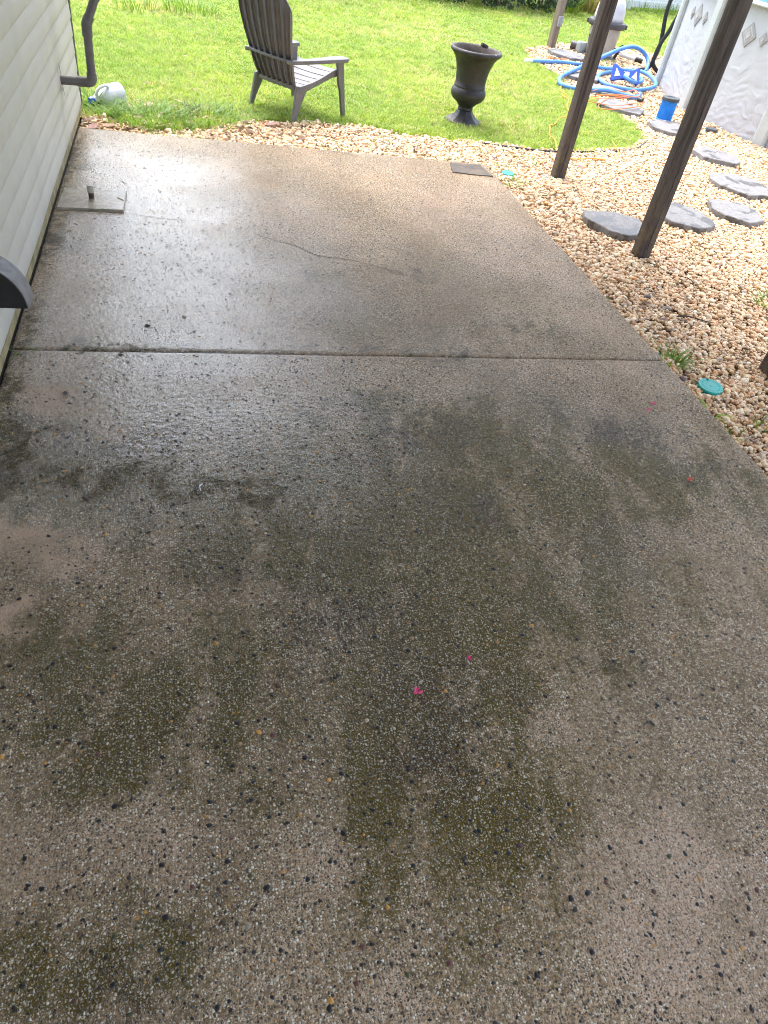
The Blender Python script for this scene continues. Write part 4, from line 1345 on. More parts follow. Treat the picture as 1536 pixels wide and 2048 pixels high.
hose_thing('extension_cord', [(5.985, 9.272, -0.02), (6.03, 9.058, -0.01), (6.111, 8.836, -0.03), (6.35, 8.78, -0.03), (6.6, 8.9, -0.03)], 0.006, M['cordo'], 'short run of orange cord beyond the hose end near the service post', 'cord', seg=6)
m = MB(); m.tube([(6.44, 6.33, 0.03), (6.47, 6.27, 0.03)], 0.028, 12); o = m.build('plug_end', M['bhose'], smooth=True)
tag(o, 'small black round plug end lying on the stepping stone with cords', 'plug')

H1 = [(7.916, 8.734, 0.952), (7.881, 8.755, 0.833), (7.89, 8.749, 0.678), (7.916, 8.733, 0.511), (7.938, 8.72, 0.333), (7.924, 8.729, 0.142), (7.88, 8.747, 0.013), (7.74, 8.765, -0.03)]
hose_thing('pool_return_hose', [(8.15, 8.60, 1.10)] + H1, 0.030, M['bhose'], 'black flexible hose bending from the pool top, leftmost of two', 'hose', 'black pool hoses')
H2 = [(8.20, 8.50, 0.95), (8.035, 8.662 - 0.08, 0.834), (7.981, 8.60, 0.679), (7.95, 8.63, 0.516), (7.91, 8.66, 0.378), (7.885, 8.67, 0.213), (7.90, 8.66, 0.078), (8.02, 8.60, -0.01), (8.12, 8.52, -0.02)]
hose_thing('pool_return_hose', H2, 0.030, M['bhose'], 'black flexible hose curving to the pool foot, rightmost of two', 'hose', 'black pool hoses')

# filter cartridge standing on the gravel
ct = empty('filter_cartridge', (6.49, 5.70, -0.055), 0.3)
m = MB()
pl = []
for i in range(72):
    a = 2 * math.pi * i / 72
    r = 0.089 + (0.004 if i % 2 else -0.004)
    pl.append((r * math.cos(a), r * math.sin(a)))
m.prism(pl, 0.02, 0.235); m.build('pleats', M['cart'], ct)
m = MB(); m.lathe([(0.095, 0.0), (0.099, 0.006), (0.099, 0.03), (0.094, 0.035)], 36); m.build('bottom_cap', M['cart'], ct, smooth=True)
m = MB(); m.lathe([(0.098, 0.23), (0.104, 0.234), (0.104, 0.262), (0.098, 0.268), (0.055, 0.268), (0.052, 0.262), (0.02, 0.262)], 36); m.build('top_cap', M['cartcap'], ct, smooth=True)
tag(ct, 'bright blue pleated filter cartridge standing upright by the pool', 'filter cartridge')

# service post with electrical box
sp = empty('service_post', (6.645, 9.80, -0.08), 0.35)
m = MB(); m.box((-0.055, -0.05, 0.0), (0.055, 0.05, 1.4)); m.build('shaft', M['greypost'], sp, bevel=0.005)
m = MB(); m.box((-0.045, -0.085, 0.335), (0.045, -0.051, 0.475)); bx = m.build('electrical_box', M['box'], sp, bevel=0.006)
m = MB(); m.box((-0.03, -0.0895, 0.36), (0.03, -0.0855, 0.45)); m.build('cover_plate', M['box'], bx, bevel=0.0015)
tag(sp, 'weathered grey wooden post carrying a small electrical box', 'post')

# white fence at the far end of the yard
fen = empty('vinyl_fence', (11.792, 17.134, -0.07), math.atan2(18.136 - 17.134, 13.823 - 11.792))
m = MB(); m.box((-0.07, -0.01, 0.08), (0.07, 0.012, 1.75)); fb = m.build('board', M['fence'], fen, bevel=0.004)
m = MB(); m.box((-0.065, -0.065, 0.0), (0.065, 0.065, 1.9)); fp = m.build('post', M['fence'], fen, bevel=0.006)
m = MB(); m.box((0.07, -0.03, 0.05), (2.33, 0.03, 0.19)); fr = m.build('bottom_rail', M['fence'], fen, bevel=0.006)
m = MB(); m.box((0.07, -0.03, 1.66), (2.33, 0.03, 1.80)); ft = m.build('top_rail', M['fence'], fen, bevel=0.006)
first = True
for k in range(-5, 6):
    x0 = k * 2.4
    for src in (fp, fr, ft):
        if first:
            src.location = (x0, 0, 0)
        else:
            copy_child(src, fen, (x0, 0, 0))
    for j in range(15):
        if first and j == 0:
            fb.location = (x0 + 0.15, 0, 0)
        else:
            copy_child(fb, fen, (x0 + 0.15 + j * 0.15, 0, 0))
    first = False
tag(fen, 'white vinyl privacy fence across the far end of the lawn', 'fence')

# ------------------------------------------------------------------ scattered mass: gravel and grass through instances
def points_object(name, co, scale, rot, tint, mat, variants, label):
    me = bpy.data.meshes.new(name)
    n = len(co)
    me.vertices.add(n)
    me.vertices.foreach_set('co', np.asarray(co, np.float32).reshape(-1))
    for nm, arr, ty in (('isc', scale, 'FLOAT_VECTOR'), ('iro', rot, 'FLOAT_VECTOR')):
        at = me.attributes.new(nm, ty, 'POINT')
        at.data.foreach_set('vector', np.asarray(arr, np.float32).reshape(-1))
    at = me.attributes.new('tint', 'FLOAT_COLOR', 'POINT')
    at.data.foreach_set('color', np.concatenate([np.asarray(tint, np.float32), np.ones((n, 1), np.float32)], 1).reshape(-1))
    at = me.attributes.new('pick', 'INT', 'POINT')
    at.data.foreach_set('value', RNG.integers(0, len(variants), n).astype(np.int32))
    me.update()
    o = bpy.data.objects.new(name, me)
    COL.objects.link(o)
    ng = bpy.data.node_groups.new(name + '_nodes', 'GeometryNodeTree')
    ng.interface.new_socket('Geometry', in_out='INPUT', socket_type='NodeSocketGeometry')
    ng.interface.new_socket('Geometry', in_out='OUTPUT', socket_type='NodeSocketGeometry')
    N, L = ng.nodes, ng.links
    gi, go = N.new('NodeGroupInput'), N.new('NodeGroupOutput')
    iop = N.new('GeometryNodeInstanceOnPoints')
    L.new(gi.outputs[0], iop.inputs['Points'])
    join = N.new('GeometryNodeJoinGeometry')
    for vmesh in variants:
        ob = bpy.data.objects.new(vmesh.name, vmesh)
        oi = N.new('GeometryNodeObjectInfo')
        oi.inputs['Object'].default_value = ob
        oi.inputs['As Instance'].default_value = True
        L.new(oi.outputs['Geometry'], join.inputs[0])
    L.new(join.outputs[0], iop.inputs['Instance'])
    iop.inputs['Pick Instance'].default_value = True
    def att(nm, ty):
        a = N.new('GeometryNodeInputNamedAttribute')
        a.data_type = ty
        a.inputs['Name'].default_value = nm
        return a.outputs['Attribute']
    L.new(att('pick', 'INT'), iop.inputs['Instance Index'])
    L.new(att('iro', 'FLOAT_VECTOR'), iop.inputs['Rotation'])
    L.new(att('isc', 'FLOAT_VECTOR'), iop.inputs['Scale'])
    L.new(iop.outputs[0], go.inputs[0])
    md = o.modifiers.new('scatter', 'NODES')
    md.node_group = ng
    kind(o, 'stuff', label)
    return o

def pebble_mesh(seed):
    rr = np.random.default_rng(seed)
    bm = bmesh.new()
    bmesh.ops.create_icosphere(bm, subdivisions=2, radius=0.5)
    ph = rr.uniform(0, 6.28, 6)
    for v in bm.verts:
        x, y, z = v.co * 2
        f = 1 + 0.10 * math.sin(2.1 * x + ph[0]) + 0.09 * math.sin(2.7 * y + ph[1]) + 0.09 * math.sin(2.4 * z + ph[2]) + 0.06 * math.sin(5 * x + 4 * y + ph[3])
        v.co *= f
    me = bpy.data.meshes.new('pebble')
    bm.to_mesh(me)
    bm.free()
    me.polygons.foreach_set('use_smooth', [True] * len(me.polygons))
    me.materials.append(M['pebble'])
    return me

def in_view(x, y, z=0.0, pad=0.06):
    d = np.stack([x - CAM.x, y - CAM.y, np.full_like(x, z - CAM.z)], -1)
    w = d @ np.array(cf)
    u = (d @ np.array(cr)) / w / (768 / 1424.582)
    v = (d @ np.array(cu)) / w / (1024 / 1424.582)
    return (w > 0.1) & (np.abs(u) < 1 + pad) & (np.abs(v) < 1 + pad)

def in_stone(x, y, grow=0.0):
    r = np.zeros(x.shape, bool)
    for sx, sy, sr, *_ in STONES:
        r |= (x - sx) ** 2 + (y - sy) ** 2 < (sr * 0.90 + grow) ** 2
    return r

PAL = np.array([1.07, 0.96, 0.82]) * np.array([(0.62, 0.45, 0.27), (0.70, 0.55, 0.37), (0.78, 0.67, 0.51), (0.80, 0.73, 0.62), (0.56, 0.34, 0.16), (0.60, 0.40, 0.26), (0.66, 0.56, 0.46), (0.46, 0.25, 0.13), (0.42, 0.36, 0.30), (0.55, 0.46, 0.34)])
PW = np.array([0.16, 0.19, 0.20, 0.12, 0.07, 0.09, 0.07, 0.03, 0.03, 0.04])
def scatter_gravel():
    X, Y = [], []
    # density falls with distance; stones stay covered near the camera
    for (x0, x1, y0, y1, dens) in ((3.30, 9.0, -1.9, 2.2, 4200), (3.30, 9.0, 2.2, 5.0, 3400), (3.9, 9.5, 5.0, 11.0, 1700), (0.0, 3.35, 3.19, 4.2, 3200)):
        n = int((x1 - x0) * (y1 - y0) * dens)
        X.append(RNG.uniform(x0, x1, n)); Y.append(RNG.uniform(y0, y1, n))
    X, Y = np.concatenate(X), np.concatenate(Y)
    jit = 0.05 * wave_noise(X, Y, 6.0)
    ok = in_view(X, Y, -0.05, 0.10) & ~inside(LAWN_POLY, X + jit, Y + jit - 0.03)
    ok &= (X > SLAB_W + 0.012) | (Y > SLAB_L + 0.012)
    ok &= (X - POOL_C[0]) ** 2 + (Y - POOL_C[1]) ** 2 > (POOL_R + 0.02) ** 2
    ok &= ~in_stone(X, Y)
    ok &= (np.abs(X - 3.985) > 0.055) | (np.abs(Y - 1.535) > 0.055)
    ok &= (np.abs(X - 4.0) > 0.055) | (np.abs(Y - 3.17) > 0.055)
    ok &= ((X - 3.508) ** 2 + (Y + 0.205) ** 2 > 0.060 ** 2)
    X, Y = X[ok], Y[ok]
    n = len(X)
    S = np.clip(RNG.lognormal(math.log(0.0180), 0.36, n), 0.009, 0.046)
    S = np.where(Y > 5, S * 1.15, S)
    Z = G_GRAVEL + 0.004 + RNG.uniform(0, 0.016, n) + 0.008 * wave_noise(X, Y, 1.7)
    edge = np.minimum(np.abs(X - SLAB_W), 0.2) / 0.2
    Z = Z - 0.006 * (1 - edge)
    sc = np.stack([S * RNG.uniform(0.95, 1.45, n), S * RNG.uniform(0.8, 1.05, n), S * RNG.uniform(0.55, 0.8, n)], -1)
    ro = np.stack([RNG.normal(0, 0.35, n), RNG.normal(0, 0.35, n), RNG.uniform(0, 6.28, n)], -1)
    t = PAL[RNG.choice(len(PAL), n, p=PW / PW.sum())] * RNG.uniform(0.72, 1.12, (n, 1))
    warm = np.clip(0.5 + 0.5 * wave_noise(X, Y, 0.9), 0, 1)[:, None]
    near = np.clip((1.6 - np.abs(X - SLAB_W)) / 1.6, 0, 1)[:, None] * (Y[:, None] < 2.2)
    f = np.clip(0.12 * warm + 0.15 * near * warm, 0, 1)
    t = t * (1 - f) + t * np.array([1.0, 0.80, 0.56]) * f
    t = np.clip(t, 0, 0.84)
    print('gravel', n)
    return points_object('gravel', np.stack([X, Y, Z], -1), sc, ro, t, M['pebble'], [pebble_mesh(s) for s in (1, 2, 3, 4)], 'tan and white rounded gravel')
scatter_gravel()

def tuft_mesh(seed, blades, h, spread, lean, w, name='tuft'):
    rr = random.Random(seed)
    vs, fs = [], []
    for b in range(blades):
        a = rr.uniform(0, 6.28)
        r = spread * math.sqrt(rr.random())
        bx, by = r * math.cos(a), r * math.sin(a)
        d = rr.uniform(0, 6.28)
        dx, dy = math.cos(d), math.sin(d)
        hh = h * rr.uniform(0.55, 1.15)
        ln = lean * rr.uniform(0.3, 1.2) * hh
        ww = w * rr.uniform(0.7, 1.2)
        sx, sy = -dy * ww, dx * ww
        n = len(vs)
        vs += [(bx - sx, by - sy, 0), (bx + sx, by + sy, 0), (bx + dx * ln * 0.4 + sx * 0.8, by + dy * ln * 0.4 + sy * 0.8, hh * 0.6), (bx + dx * ln * 0.4 - sx * 0.8, by + dy * ln * 0.4 - sy * 0.8, hh * 0.6),
               (bx + dx * ln, by + dy * ln, hh * (1.0 - 0.18 * lean))]
        fs += [(n, n + 1, n + 2, n + 3), (n + 3, n + 2, n + 4)]
    me = bpy.data.meshes.new(name)
    me.from_pydata(vs, [], fs)
    me.materials.append(M['grass'])
    return me

def scatter_grass():
    X, Y = [], []
    for (x0, x1, y0, y1, dens) in ((-0.6, 7.0, 3.4, 6.5, 1500), (-1.6, 8.5, 6.5, 10, 800), (-2.0, 14.0, 10, 15, 330), (2.0, 26.0, 15, 27, 90)):
        n = int((x1 - x0) * (y1 - y0) * dens)
        X.append(RNG.uniform(x0, x1, n)); Y.append(RNG.uniform(y0, y1, n))
    X, Y = np.concatenate(X), np.concatenate(Y)
    jit = 0.07 * wave_noise(X, Y, 5.0)
    ok = in_view(X, Y, -0.03, 0.10) & inside(LAWN_POLY, X + jit, Y + jit)
    ok &= ~((X < 0.0) & (Y < H_Y1 + 0.02))
    ok &= (X - 3.58) ** 2 + (Y - 4.75) ** 2 > 0.17 ** 2
    ok &= (X - POOL_C[0]) ** 2 + (Y - POOL_C[1]) ** 2 > (POOL_R + 0.05) ** 2
    dry = wave_noise(X * 1.0, Y * 1.0, 0.75)
    soil = np.exp(-(((X - 0.55) / 0.55) ** 2 + ((Y - 8.55) / 0.30) ** 2)) + 0.6 * np.exp(-(((X - 3.5) / 0.7) ** 2 + ((Y - 9.0) / 0.35) ** 2)) + 0.45 * np.exp(-(((X - 3.75) / 0.5) ** 2 + ((Y - 6.75) / 0.3) ** 2))
    ok &= RNG.uniform(0, 1, len(X)) > soil * 0.75
    ok &= RNG.uniform(0, 1, len(X)) > np.clip(dry - 0.75, 0, 0.5)
    X, Y, dry, soil = X[ok], Y[ok], dry[ok], soil[ok]
    n = len(X)
    S = RNG.uniform(0.75, 1.2, n) * (1 + 0.14 * wave_noise(X, Y, 2.2))
    far = np.clip((Y - 6) / 10, 0, 1)
    sc = np.stack([S * (1 + 1.3 * far), S * (1 + 1.3 * far), S * (1 + 0.15 * far)], -1)
    ro = np.stack([RNG.normal(0, 0.12, n), RNG.normal(0, 0.12, n), RNG.uniform(0, 6.28, n)], -1)
    a = np.array((0.320, 0.440, 0.080)); b = np.array((0.455, 0.545, 0.130)); c = np.array((0.68, 0.59, 0.34)); d_ = np.array((0.225, 0.380, 0.080))
    k = RNG.uniform(0, 1, (n, 1))
    t = a * (1 - k) + b * k
    g = np.clip(0.5 + 0.6 * wave_noise(X, Y, 1.4), 0, 1)[:, None]
    t = t * (1 - 0.5 * g) + d_ * 0.5 * g
    q = np.clip(0.45 * np.clip(dry, 0, 1) + 0.9 * soil, 0, 1)
    isdry = (RNG.uniform(0, 1, n) < 0.10 + 0.6 * q)[:, None]
    t = np.where(isdry, t * 0.3 + c * 0.7, t)
    t *= RNG.uniform(0.75, 1.2, (n, 1))
    print('grass', n)
    V = [tuft_mesh(s, 13, 0.052, 0.030, 0.75, 0.0024) for s in (1, 2, 3, 4, 5)]
    return points_object('grass', np.stack([X, Y, np.full(n, G_LAWN)], -1), sc, ro, t, M['grass'], V, 'bright green mown grass')
scatter_grass()

# ------------------------------------------------------------------ weeds, leaves, twigs, petals
def weed(name, x, y, z, h, blades, label, spread=0.05, w=0.0035, lean=1.0, colors=((0.12, 0.24, 0.03), (0.20, 0.33, 0.05)), seed=0, cat='weed', group='weeds in the gravel'):
    rr = random.Random(seed * 13 + 5)
    m = MB()
    for b in range(blades):
        a = rr.uniform(0, 6.28); r = spread * math.sqrt(rr.random())
        p0 = Vector((r * math.cos(a), r * math.sin(a), 0))
        d = a + rr.uniform(-0.9, 0.9)
        dv = Vector((math.cos(d), math.sin(d), 0)); sv = Vector((-dv.y, dv.x, 0))
        hh = h * rr.uniform(0.5, 1.15); ln = lean * hh * rr.uniform(0.3, 1.3); ww = w * rr.uniform(0.7, 1.3)
        k = rr.random(); c = tuple(colors[0][i] * (1 - k) + colors[1][i] * k for i in range(3))
        q = []
        for t in (0, 0.35, 0.7, 1.0):
            pt = p0 + dv * ln * t ** 1.6 + Vector((0, 0, hh * (t - 0.35 * lean * t * t * 0.8)))
            q.append((pt, ww * (1 - t) ** 0.6))
        vs = []
        for pt, s in q[:-1]:
            vs += [pt - sv * s, pt + sv * s]
        vs.append(q[-1][0])
        m.add(vs, [(0, 1, 3, 2), (2, 3, 5, 4), (4, 5, 6)], c)
    o = m.build(name, M['blade'], recalc=False)
    o.location = (x, y, z)
    return tag(o, label, cat, group)
GZ = -0.06
weed('weed', 3.874, 3.535, GZ, 0.075, 46, 'grass tuft in the gravel left of the farther dark post', 0.085, seed=1)
weed('weed', 3.44, 2.90, GZ, 0.09, 44, 'pale green weed spilling over the far right slab corner', 0.085, seed=2, lean=1.6, w=0.005)
weed('weed', 3.475, 3.76, GZ, 0.06, 24, 'small grass tuft in gravel below the urn', 0.06, seed=3)
weed('weed', 3.80, 3.72, GZ, 0.05, 20, 'sparse little grass tuft between urn and farther post', 0.05, seed=4)
weed('weed', 3.43, 0.055, GZ, 0.095, 60, 'leafy green weed at the right end of the slab joint', 0.075, seed=5, w=0.0045, lean=1.3)
weed('weed', 3.375, -0.43, GZ, 0.075, 9, 'broad-leaved yellow-green weed at the slab edge below the teal lid', 0.045, seed=6, w=0.014, lean=1.6, colors=((0.22, 0.34, 0.03), (0.32, 0.40, 0.05)))
weed('weed', 3.40, 0.775, GZ, 0.05, 8, 'tiny green sprig at the slab edge left of the nearest post', 0.02, seed=7, w=0.008, lean=1.5)
weed('weed', 4.63, 0.83, GZ, 0.10, 40, 'green weed at the right edge of the photo among gravel', 0.10, seed=8, w=0.007, lean=1.2)
weed('weed', 4.33, 0.22, GZ, 0.07, 9, 'few lime-green leaves at the right edge beside a pinkish stone', 0.05, seed=9, w=0.009, lean=1.6, colors=((0.22, 0.34, 0.03), (0.32, 0.40, 0.05)))
weed('weed', 2.93, 3.36, GZ, 0.07, 18, 'thin yellow-green grass at the far slab edge', 0.10, seed=10, lean=1.6)
weed('weed', 0.05, 0.0, -0.02, 0.05, 10, 'tiny weed where the slab joint meets the wall', 0.02, seed=11, w=0.006, lean=1.3)
weed('weed', 0.16, 3.78, GZ, 0.14, 46, 'leafy weed in front of the white jug cap', 0.10, seed=12, w=0.009, lean=1.2)
weed('weed', 0.05, 3.98, GZ, 0.20, 26, 'broad-leaved weed between jug and house corner', 0.07, seed=13, w=0.015, lean=0.9)
weed('weed', 0.55, 3.70, GZ, 0.21, 190, 'long uncut grass flopping over the gravel near the jug', 0.30, seed=14, w=0.0045, lean=1.3)
weed('weed', 0.95, 3.86, GZ, 0.20, 200, 'long uncut grass left of the chair by the pulled-up clump', 0.30, seed=15, w=0.0045, lean=1.3)
weed('weed', 0.33, 3.66, GZ, 0.17, 120, 'long grass blades near the far left slab corner', 0.20, seed=16, w=0.004, lean=1.5)
weed('weed', 1.28, 4.02, GZ, 0.12, 60, 'longer grass just left of the chair rear legs', 0.20, seed=17, w=0.004, lean=1.3)
weed('weed', 5.15, 3.55, GZ, 0.05, 16, 'faint grass sprigs in gravel right of the lawn tip', 0.09, seed=18)
weed('weed', 7.25, 9.0, GZ, 0.10, 90, 'tall grass growing around the pool filter base', 0.35, seed=19, lean=0.8)
weed('weed', 6.35, 8.95, GZ, 0.08, 60, 'grass tuft beside the far stepping stone', 0.30, seed=20)
weed('weed', 3.46, 3.30, GZ, 0.06, 26, 'low grass tuft just beyond the far right slab corner', 0.07, seed=31, lean=1.4)
weed('weed', 3.40, -0.62, GZ, 0.05, 16, 'sparse weed at the slab edge near the lower right of the gravel', 0.05, seed=32, lean=1.5)
weed('weed', 3.62, -0.55, GZ, 0.06, 18, 'thin upright grass blades in gravel right of the broad-leaved weed', 0.06, seed=33, lean=0.7)
weed('weed', 1.95, 3.50, GZ, 0.06, 22, 'low grass sprigs in the back gravel strip below the chair', 0.12, seed=34, lean=1.2)
weed('weed', 2.45, 3.75, GZ, 0.07, 30, 'grass creeping into the back gravel strip between chair and urn', 0.14, seed=35, lean=1.2)
weed('weed', 4.70, 1.75, GZ, 0.05, 12, 'tiny green sprig on gravel right of the nearest post', 0.05, seed=36)
weed('weed', 0.72, 3.50, GZ, 0.12, 70, 'messy grass hanging onto the back slab edge near the house', 0.22, seed=37, w=0.004, lean=1.6)
weed('dry_clump', 0.83, 4.02, -0.04, 0.10, 80, 'brown pulled-up grass clump lying on the lawn edge', 0.11, seed=21, lean=1.2, colors=((0.10, 0.07, 0.04), (0.20, 0.15, 0.08)), cat='dead grass', group=None)
weed('weed', 0.9, 8.75, GZ, 0.25, 90, 'dark rough weeds behind the bare soil patch at top', 0.35, seed=22, lean=0.8, w=0.008)
weed('weed', 2.0, 8.55, GZ, 0.18, 70, 'greyish weed clump on the lawn left of the chair back', 0.22, seed=23, lean=0.8, w=0.007, colors=((0.13, 0.16, 0.07), (0.24, 0.26, 0.15)))
weed('weed', 0.25, 8.4, GZ, 0.25, 60, 'taller grass beside the upper pipe at top left', 0.3, seed=24, lean=0.8, w=0.007)

def leaf(x, y, z, L, rz, col, label, cat='leaf', group='dry leaves on the ground', curl=0.35, name='dry_leaf'):
    m = MB()
    n = 7
    l, r, c = [], [], []
    for i in range(n + 1):
        t = i / n
        w = L * 0.30 * math.sin(math.pi * t) ** 0.7 * (1 + 0.25 * math.sin(t * 17))
        z_ = curl * L * (t - 0.5) ** 2
        c.append(Vector((L * (t - 0.5), 0, z_)))
        l.append(Vector((L * (t - 0.5), w, z_ + curl * w * 0.7)))
        r.append(Vector((L * (t - 0.5), -w, z_ + curl * w * 0.9)))
    vs = c + l + r
    k = n + 1
    m.add(vs, [(i, i + 1, k + i + 1, k + i) for i in range(n)] + [(i, 2 * k + i, 2 * k + i + 1, i + 1) for i in range(n)], col)
    o = m.build(name, M['leafcol'], recalc=False, smooth='full')
    o.location = (x, y, z); o.rotation_euler = (random.uniform(-0.3, 0.3), random.uniform(-0.3, 0.3), rz)
    return tag(o, label, cat, group)
BR = (0.16, 0.085, 0.045); TN = (0.42, 0.26, 0.16); PK = (0.40, 0.22, 0.17)
for x, y, L, rz, c, lab in ((0.95, 3.40, 0.11, 2.2, TN, 'pale tan dry leaf at the back slab edge below long grass'), (1.32, 3.60, 0.10, 0.7, BR, 'brown leaf on the gravel left of the chair'),
                            (1.52, 3.87, 0.12, 0.2, PK, 'pinkish dead leaf by the far rear chair leg'), (1.62, 3.92, 0.09, 2.0, BR, 'dark brown leaf between the chair rear legs'),
                            (0.10, 3.36, 0.10, 1.0, PK, 'reddish dead leaf on gravel near the far left slab corner'), (0.22, 3.42, 0.12, 2.5, TN, 'tan dead leaf right of the reddish one at the slab corner'),
                            (0.36, 3.40, 0.08, 0.3, BR, 'dark leaf on gravel below the jug'), (1.75, 3.55, 0.09, 1.1, BR, 'brown leaf on gravel below the chair'),
                            (0.50, 4.10, 0.12, 1.5, PK, 'pink-brown dead leaf beside the jug bottom'), (0.75, 4.30, 0.10, 0.5, TN, 'tan leaf caught in the lawn above the dead clump'),
                            (3.62, 0.75, 0.05, 1.9, BR, 'small brown leaf scrap on gravel left of the nearest post'), (2.75, 3.50, 0.07, 0.6, BR, 'small brown leaf on the back gravel strip below the urn')):
    leaf(x, y, -0.035, L, rz, c, lab)
leaf(0.62, 3.50, -0.02, 0.07, 0.2, (0.42, 0.48, 0.03), 'yellow-green fallen leaf on long grass near the slab', group=None, name='green_leaf')
for x, y, L, rz, c, lab in ((0.47, -0.03, 0.03, 0.3, (0.05, 0.035, 0.025), 'dark wet leaf scrap by the left end of the joint'), (0.75, 0.33, 0.03, 2.2, (0.12, 0.09, 0.075), 'brown wet leaf flat on the far slab near the joint'),
                            (0.27, -0.35, 0.035, 2.0, (0.015, 0.017, 0.018), 'black wet leaf fragment on the near slab left of the glare'), (0.58, 0.22, 0.032, 0.1, (0.03, 0.024, 0.02), 'dark curled scrap on the far slab above the joint')):
    leaf(x, y, 0.004, L, rz, c, lab, group='wet leaf scraps on the slab', curl=0.03)

def litter():
    rr = random.Random(5)
    m = MB()
    spots = [(rr.uniform(0.02, 1.35), rr.uniform(3.28, 4.25)) for _ in range(230)] + [(rr.uniform(1.2, 3.2), rr.uniform(3.3, 4.1)) for _ in range(45)] + \
            [(rr.uniform(3.4, 5.2), rr.uniform(-0.9, 3.6)) for _ in range(70)] + [(rr.uniform(0.3, 6.0), rr.uniform(4.2, 9.5)) for _ in range(120)]
    cols = [(0.17, 0.10, 0.055), (0.30, 0.19, 0.11), (0.09, 0.055, 0.035), (0.40, 0.29, 0.19), (0.24, 0.14, 0.10)]
    for x, y in spots:
        L = rr.uniform(0.012, 0.045)
        a = rr.uniform(0, 6.28)
        d = Vector((math.cos(a), math.sin(a), rr.uniform(-0.4, 0.4))); e = Vector((-d.y, d.x, rr.uniform(-0.5, 0.5)))
        c = Vector((x, y, -0.045 + rr.uniform(0, 0.02)))
        w = L * rr.uniform(0.2, 0.45)
        m.add([c - d * L, c - d * L * 0.3 + e * w, c + d * L * 0.5 + e * w * 0.8, c + d * L, c + d * L * 0.2 - e * w, c - d * L * 0.6 - e * w * 0.7], [(0, 1, 4, 5), (1, 2, 3, 4)], rr.choice(cols))
    o = m.build('leaf_litter', M['leafcol'], recalc=False)
    kind(o, 'stuff', 'scraps of dead leaf and mulch')
litter()
def twig(pts, r, label, name='twig'):
    P = smooth_path([(x, y, z) for x, y, z in pts], 4)
    m = MB(); m.tube(P, [r * (1 - 0.6 * i / len(P)) for i in range(len(P))], 6)
    o = m.build(name, M['twig'], smooth='full')
    return tag(o, label, 'twig', 'twigs on the gravel')
twig([(3.71, 0.57, -0.03), (3.80, 0.56, -0.018), (3.90, 0.52, -0.025), (3.96, 0.51, -0.03)], 0.006, 'thick dark twig on gravel below the nearest post')
twig([(4.10, 1.18, -0.03), (4.14, 1.10, -0.015), (4.15, 1.02, -0.03)], 0.004, 'thin dark twig right of the nearest post base')
twig([(3.62, 2.60, -0.03), (3.75, 2.62, -0.015), (3.86, 2.72, -0.03)], 0.004, 'thin grey twig on gravel between the two whole posts')
twig([(3.55, -0.62, -0.03), (3.66, -0.66, -0.02), (3.70, -0.80, -0.03)], 0.003, 'wiry bent twig on the gravel near the lower right')
twig([(3.93, 1.38, -0.03), (3.99, 1.32, -0.02), (4.03, 1.27, -0.03)], 0.004, 'short reddish twig just in front of the nearest post base')

def petal(x, y, s, mat, label, seed):
    rr = random.Random(seed)
    root = MB()
    for k in range(3):
        a = rr.uniform(0, 6.28)
        ring = [(0, 0, 0.002)] + [(s * rr.uniform(0.6, 1.2) * math.cos(a + t) + s * 0.5 * math.cos(k * 2.1), s * rr.uniform(0.5, 1.0) * math.sin(a + t) + s * 0.5 * math.sin(k * 2.1), 0.004 + s * rr.uniform(0.0, 0.5)) for t in np.linspace(0, 2.6, 5)]
        root.add(ring, [(0, i, i + 1) for i in range(1, 5)])
    o = root.build('petal', M[mat], recalc=False)
    o.location = (x, y, 0.002)
    tag(o, label, 'petal', 'fallen petals on the slab')
petal(3.014, -0.434, 0.015, 'petal', 'magenta petal near the right slab edge left of the teal lid', 1)
petal(2.950, -0.485, 0.009, 'petal', 'tiny pink petal beside the magenta one by the teal lid', 2)
petal(2.885, -1.007, 0.014, 'petalred', 'coral red petal by the right edge of the near slab', 3)
petal(1.590, -1.825, 0.010, 'petal', 'small hot pink petal in the middle of the near slab', 4)
petal(1.397, -1.921, 0.011, 'petal', 'larger hot pink petal, lowest on the near slab', 5)
m = MB(); m.tube(smooth_path([(0.795, -0.985, 0.004), (0.792, -0.965, 0.008), (0.802, -0.948, 0.004)], 4), 0.002, 6)
o = m.build('plastic_scrap', M['white'], smooth=True); tag(o, 'thin white curled plastic scrap on the wet near slab', 'scrap')

# black edging along the lawn
pe = smooth_path([(x, y - 0.06, -0.062) for x, y in LAWN_EDGE[10:15]], 10)
m = MB()
n = len(pe)
vs = []
for q in pe:
    vs += [(q.x, q.y, q.z), (q.x, q.y + 0.012, q.z), (q.x, q.y + 0.012, q.z + 0.03), (q.x, q.y, q.z + 0.03)]
m.add(vs, [(i * 4 + j, i * 4 + (j + 1) % 4, i * 4 + 4 + (j + 1) % 4, i * 4 + 4 + j) for i in range(n - 1) for j in range(4)])
o = m.build('lawn_edging', M['edging'], smooth=True)
tag(o, 'black plastic edging strip along the lawn tip beside the gravel', 'edging')

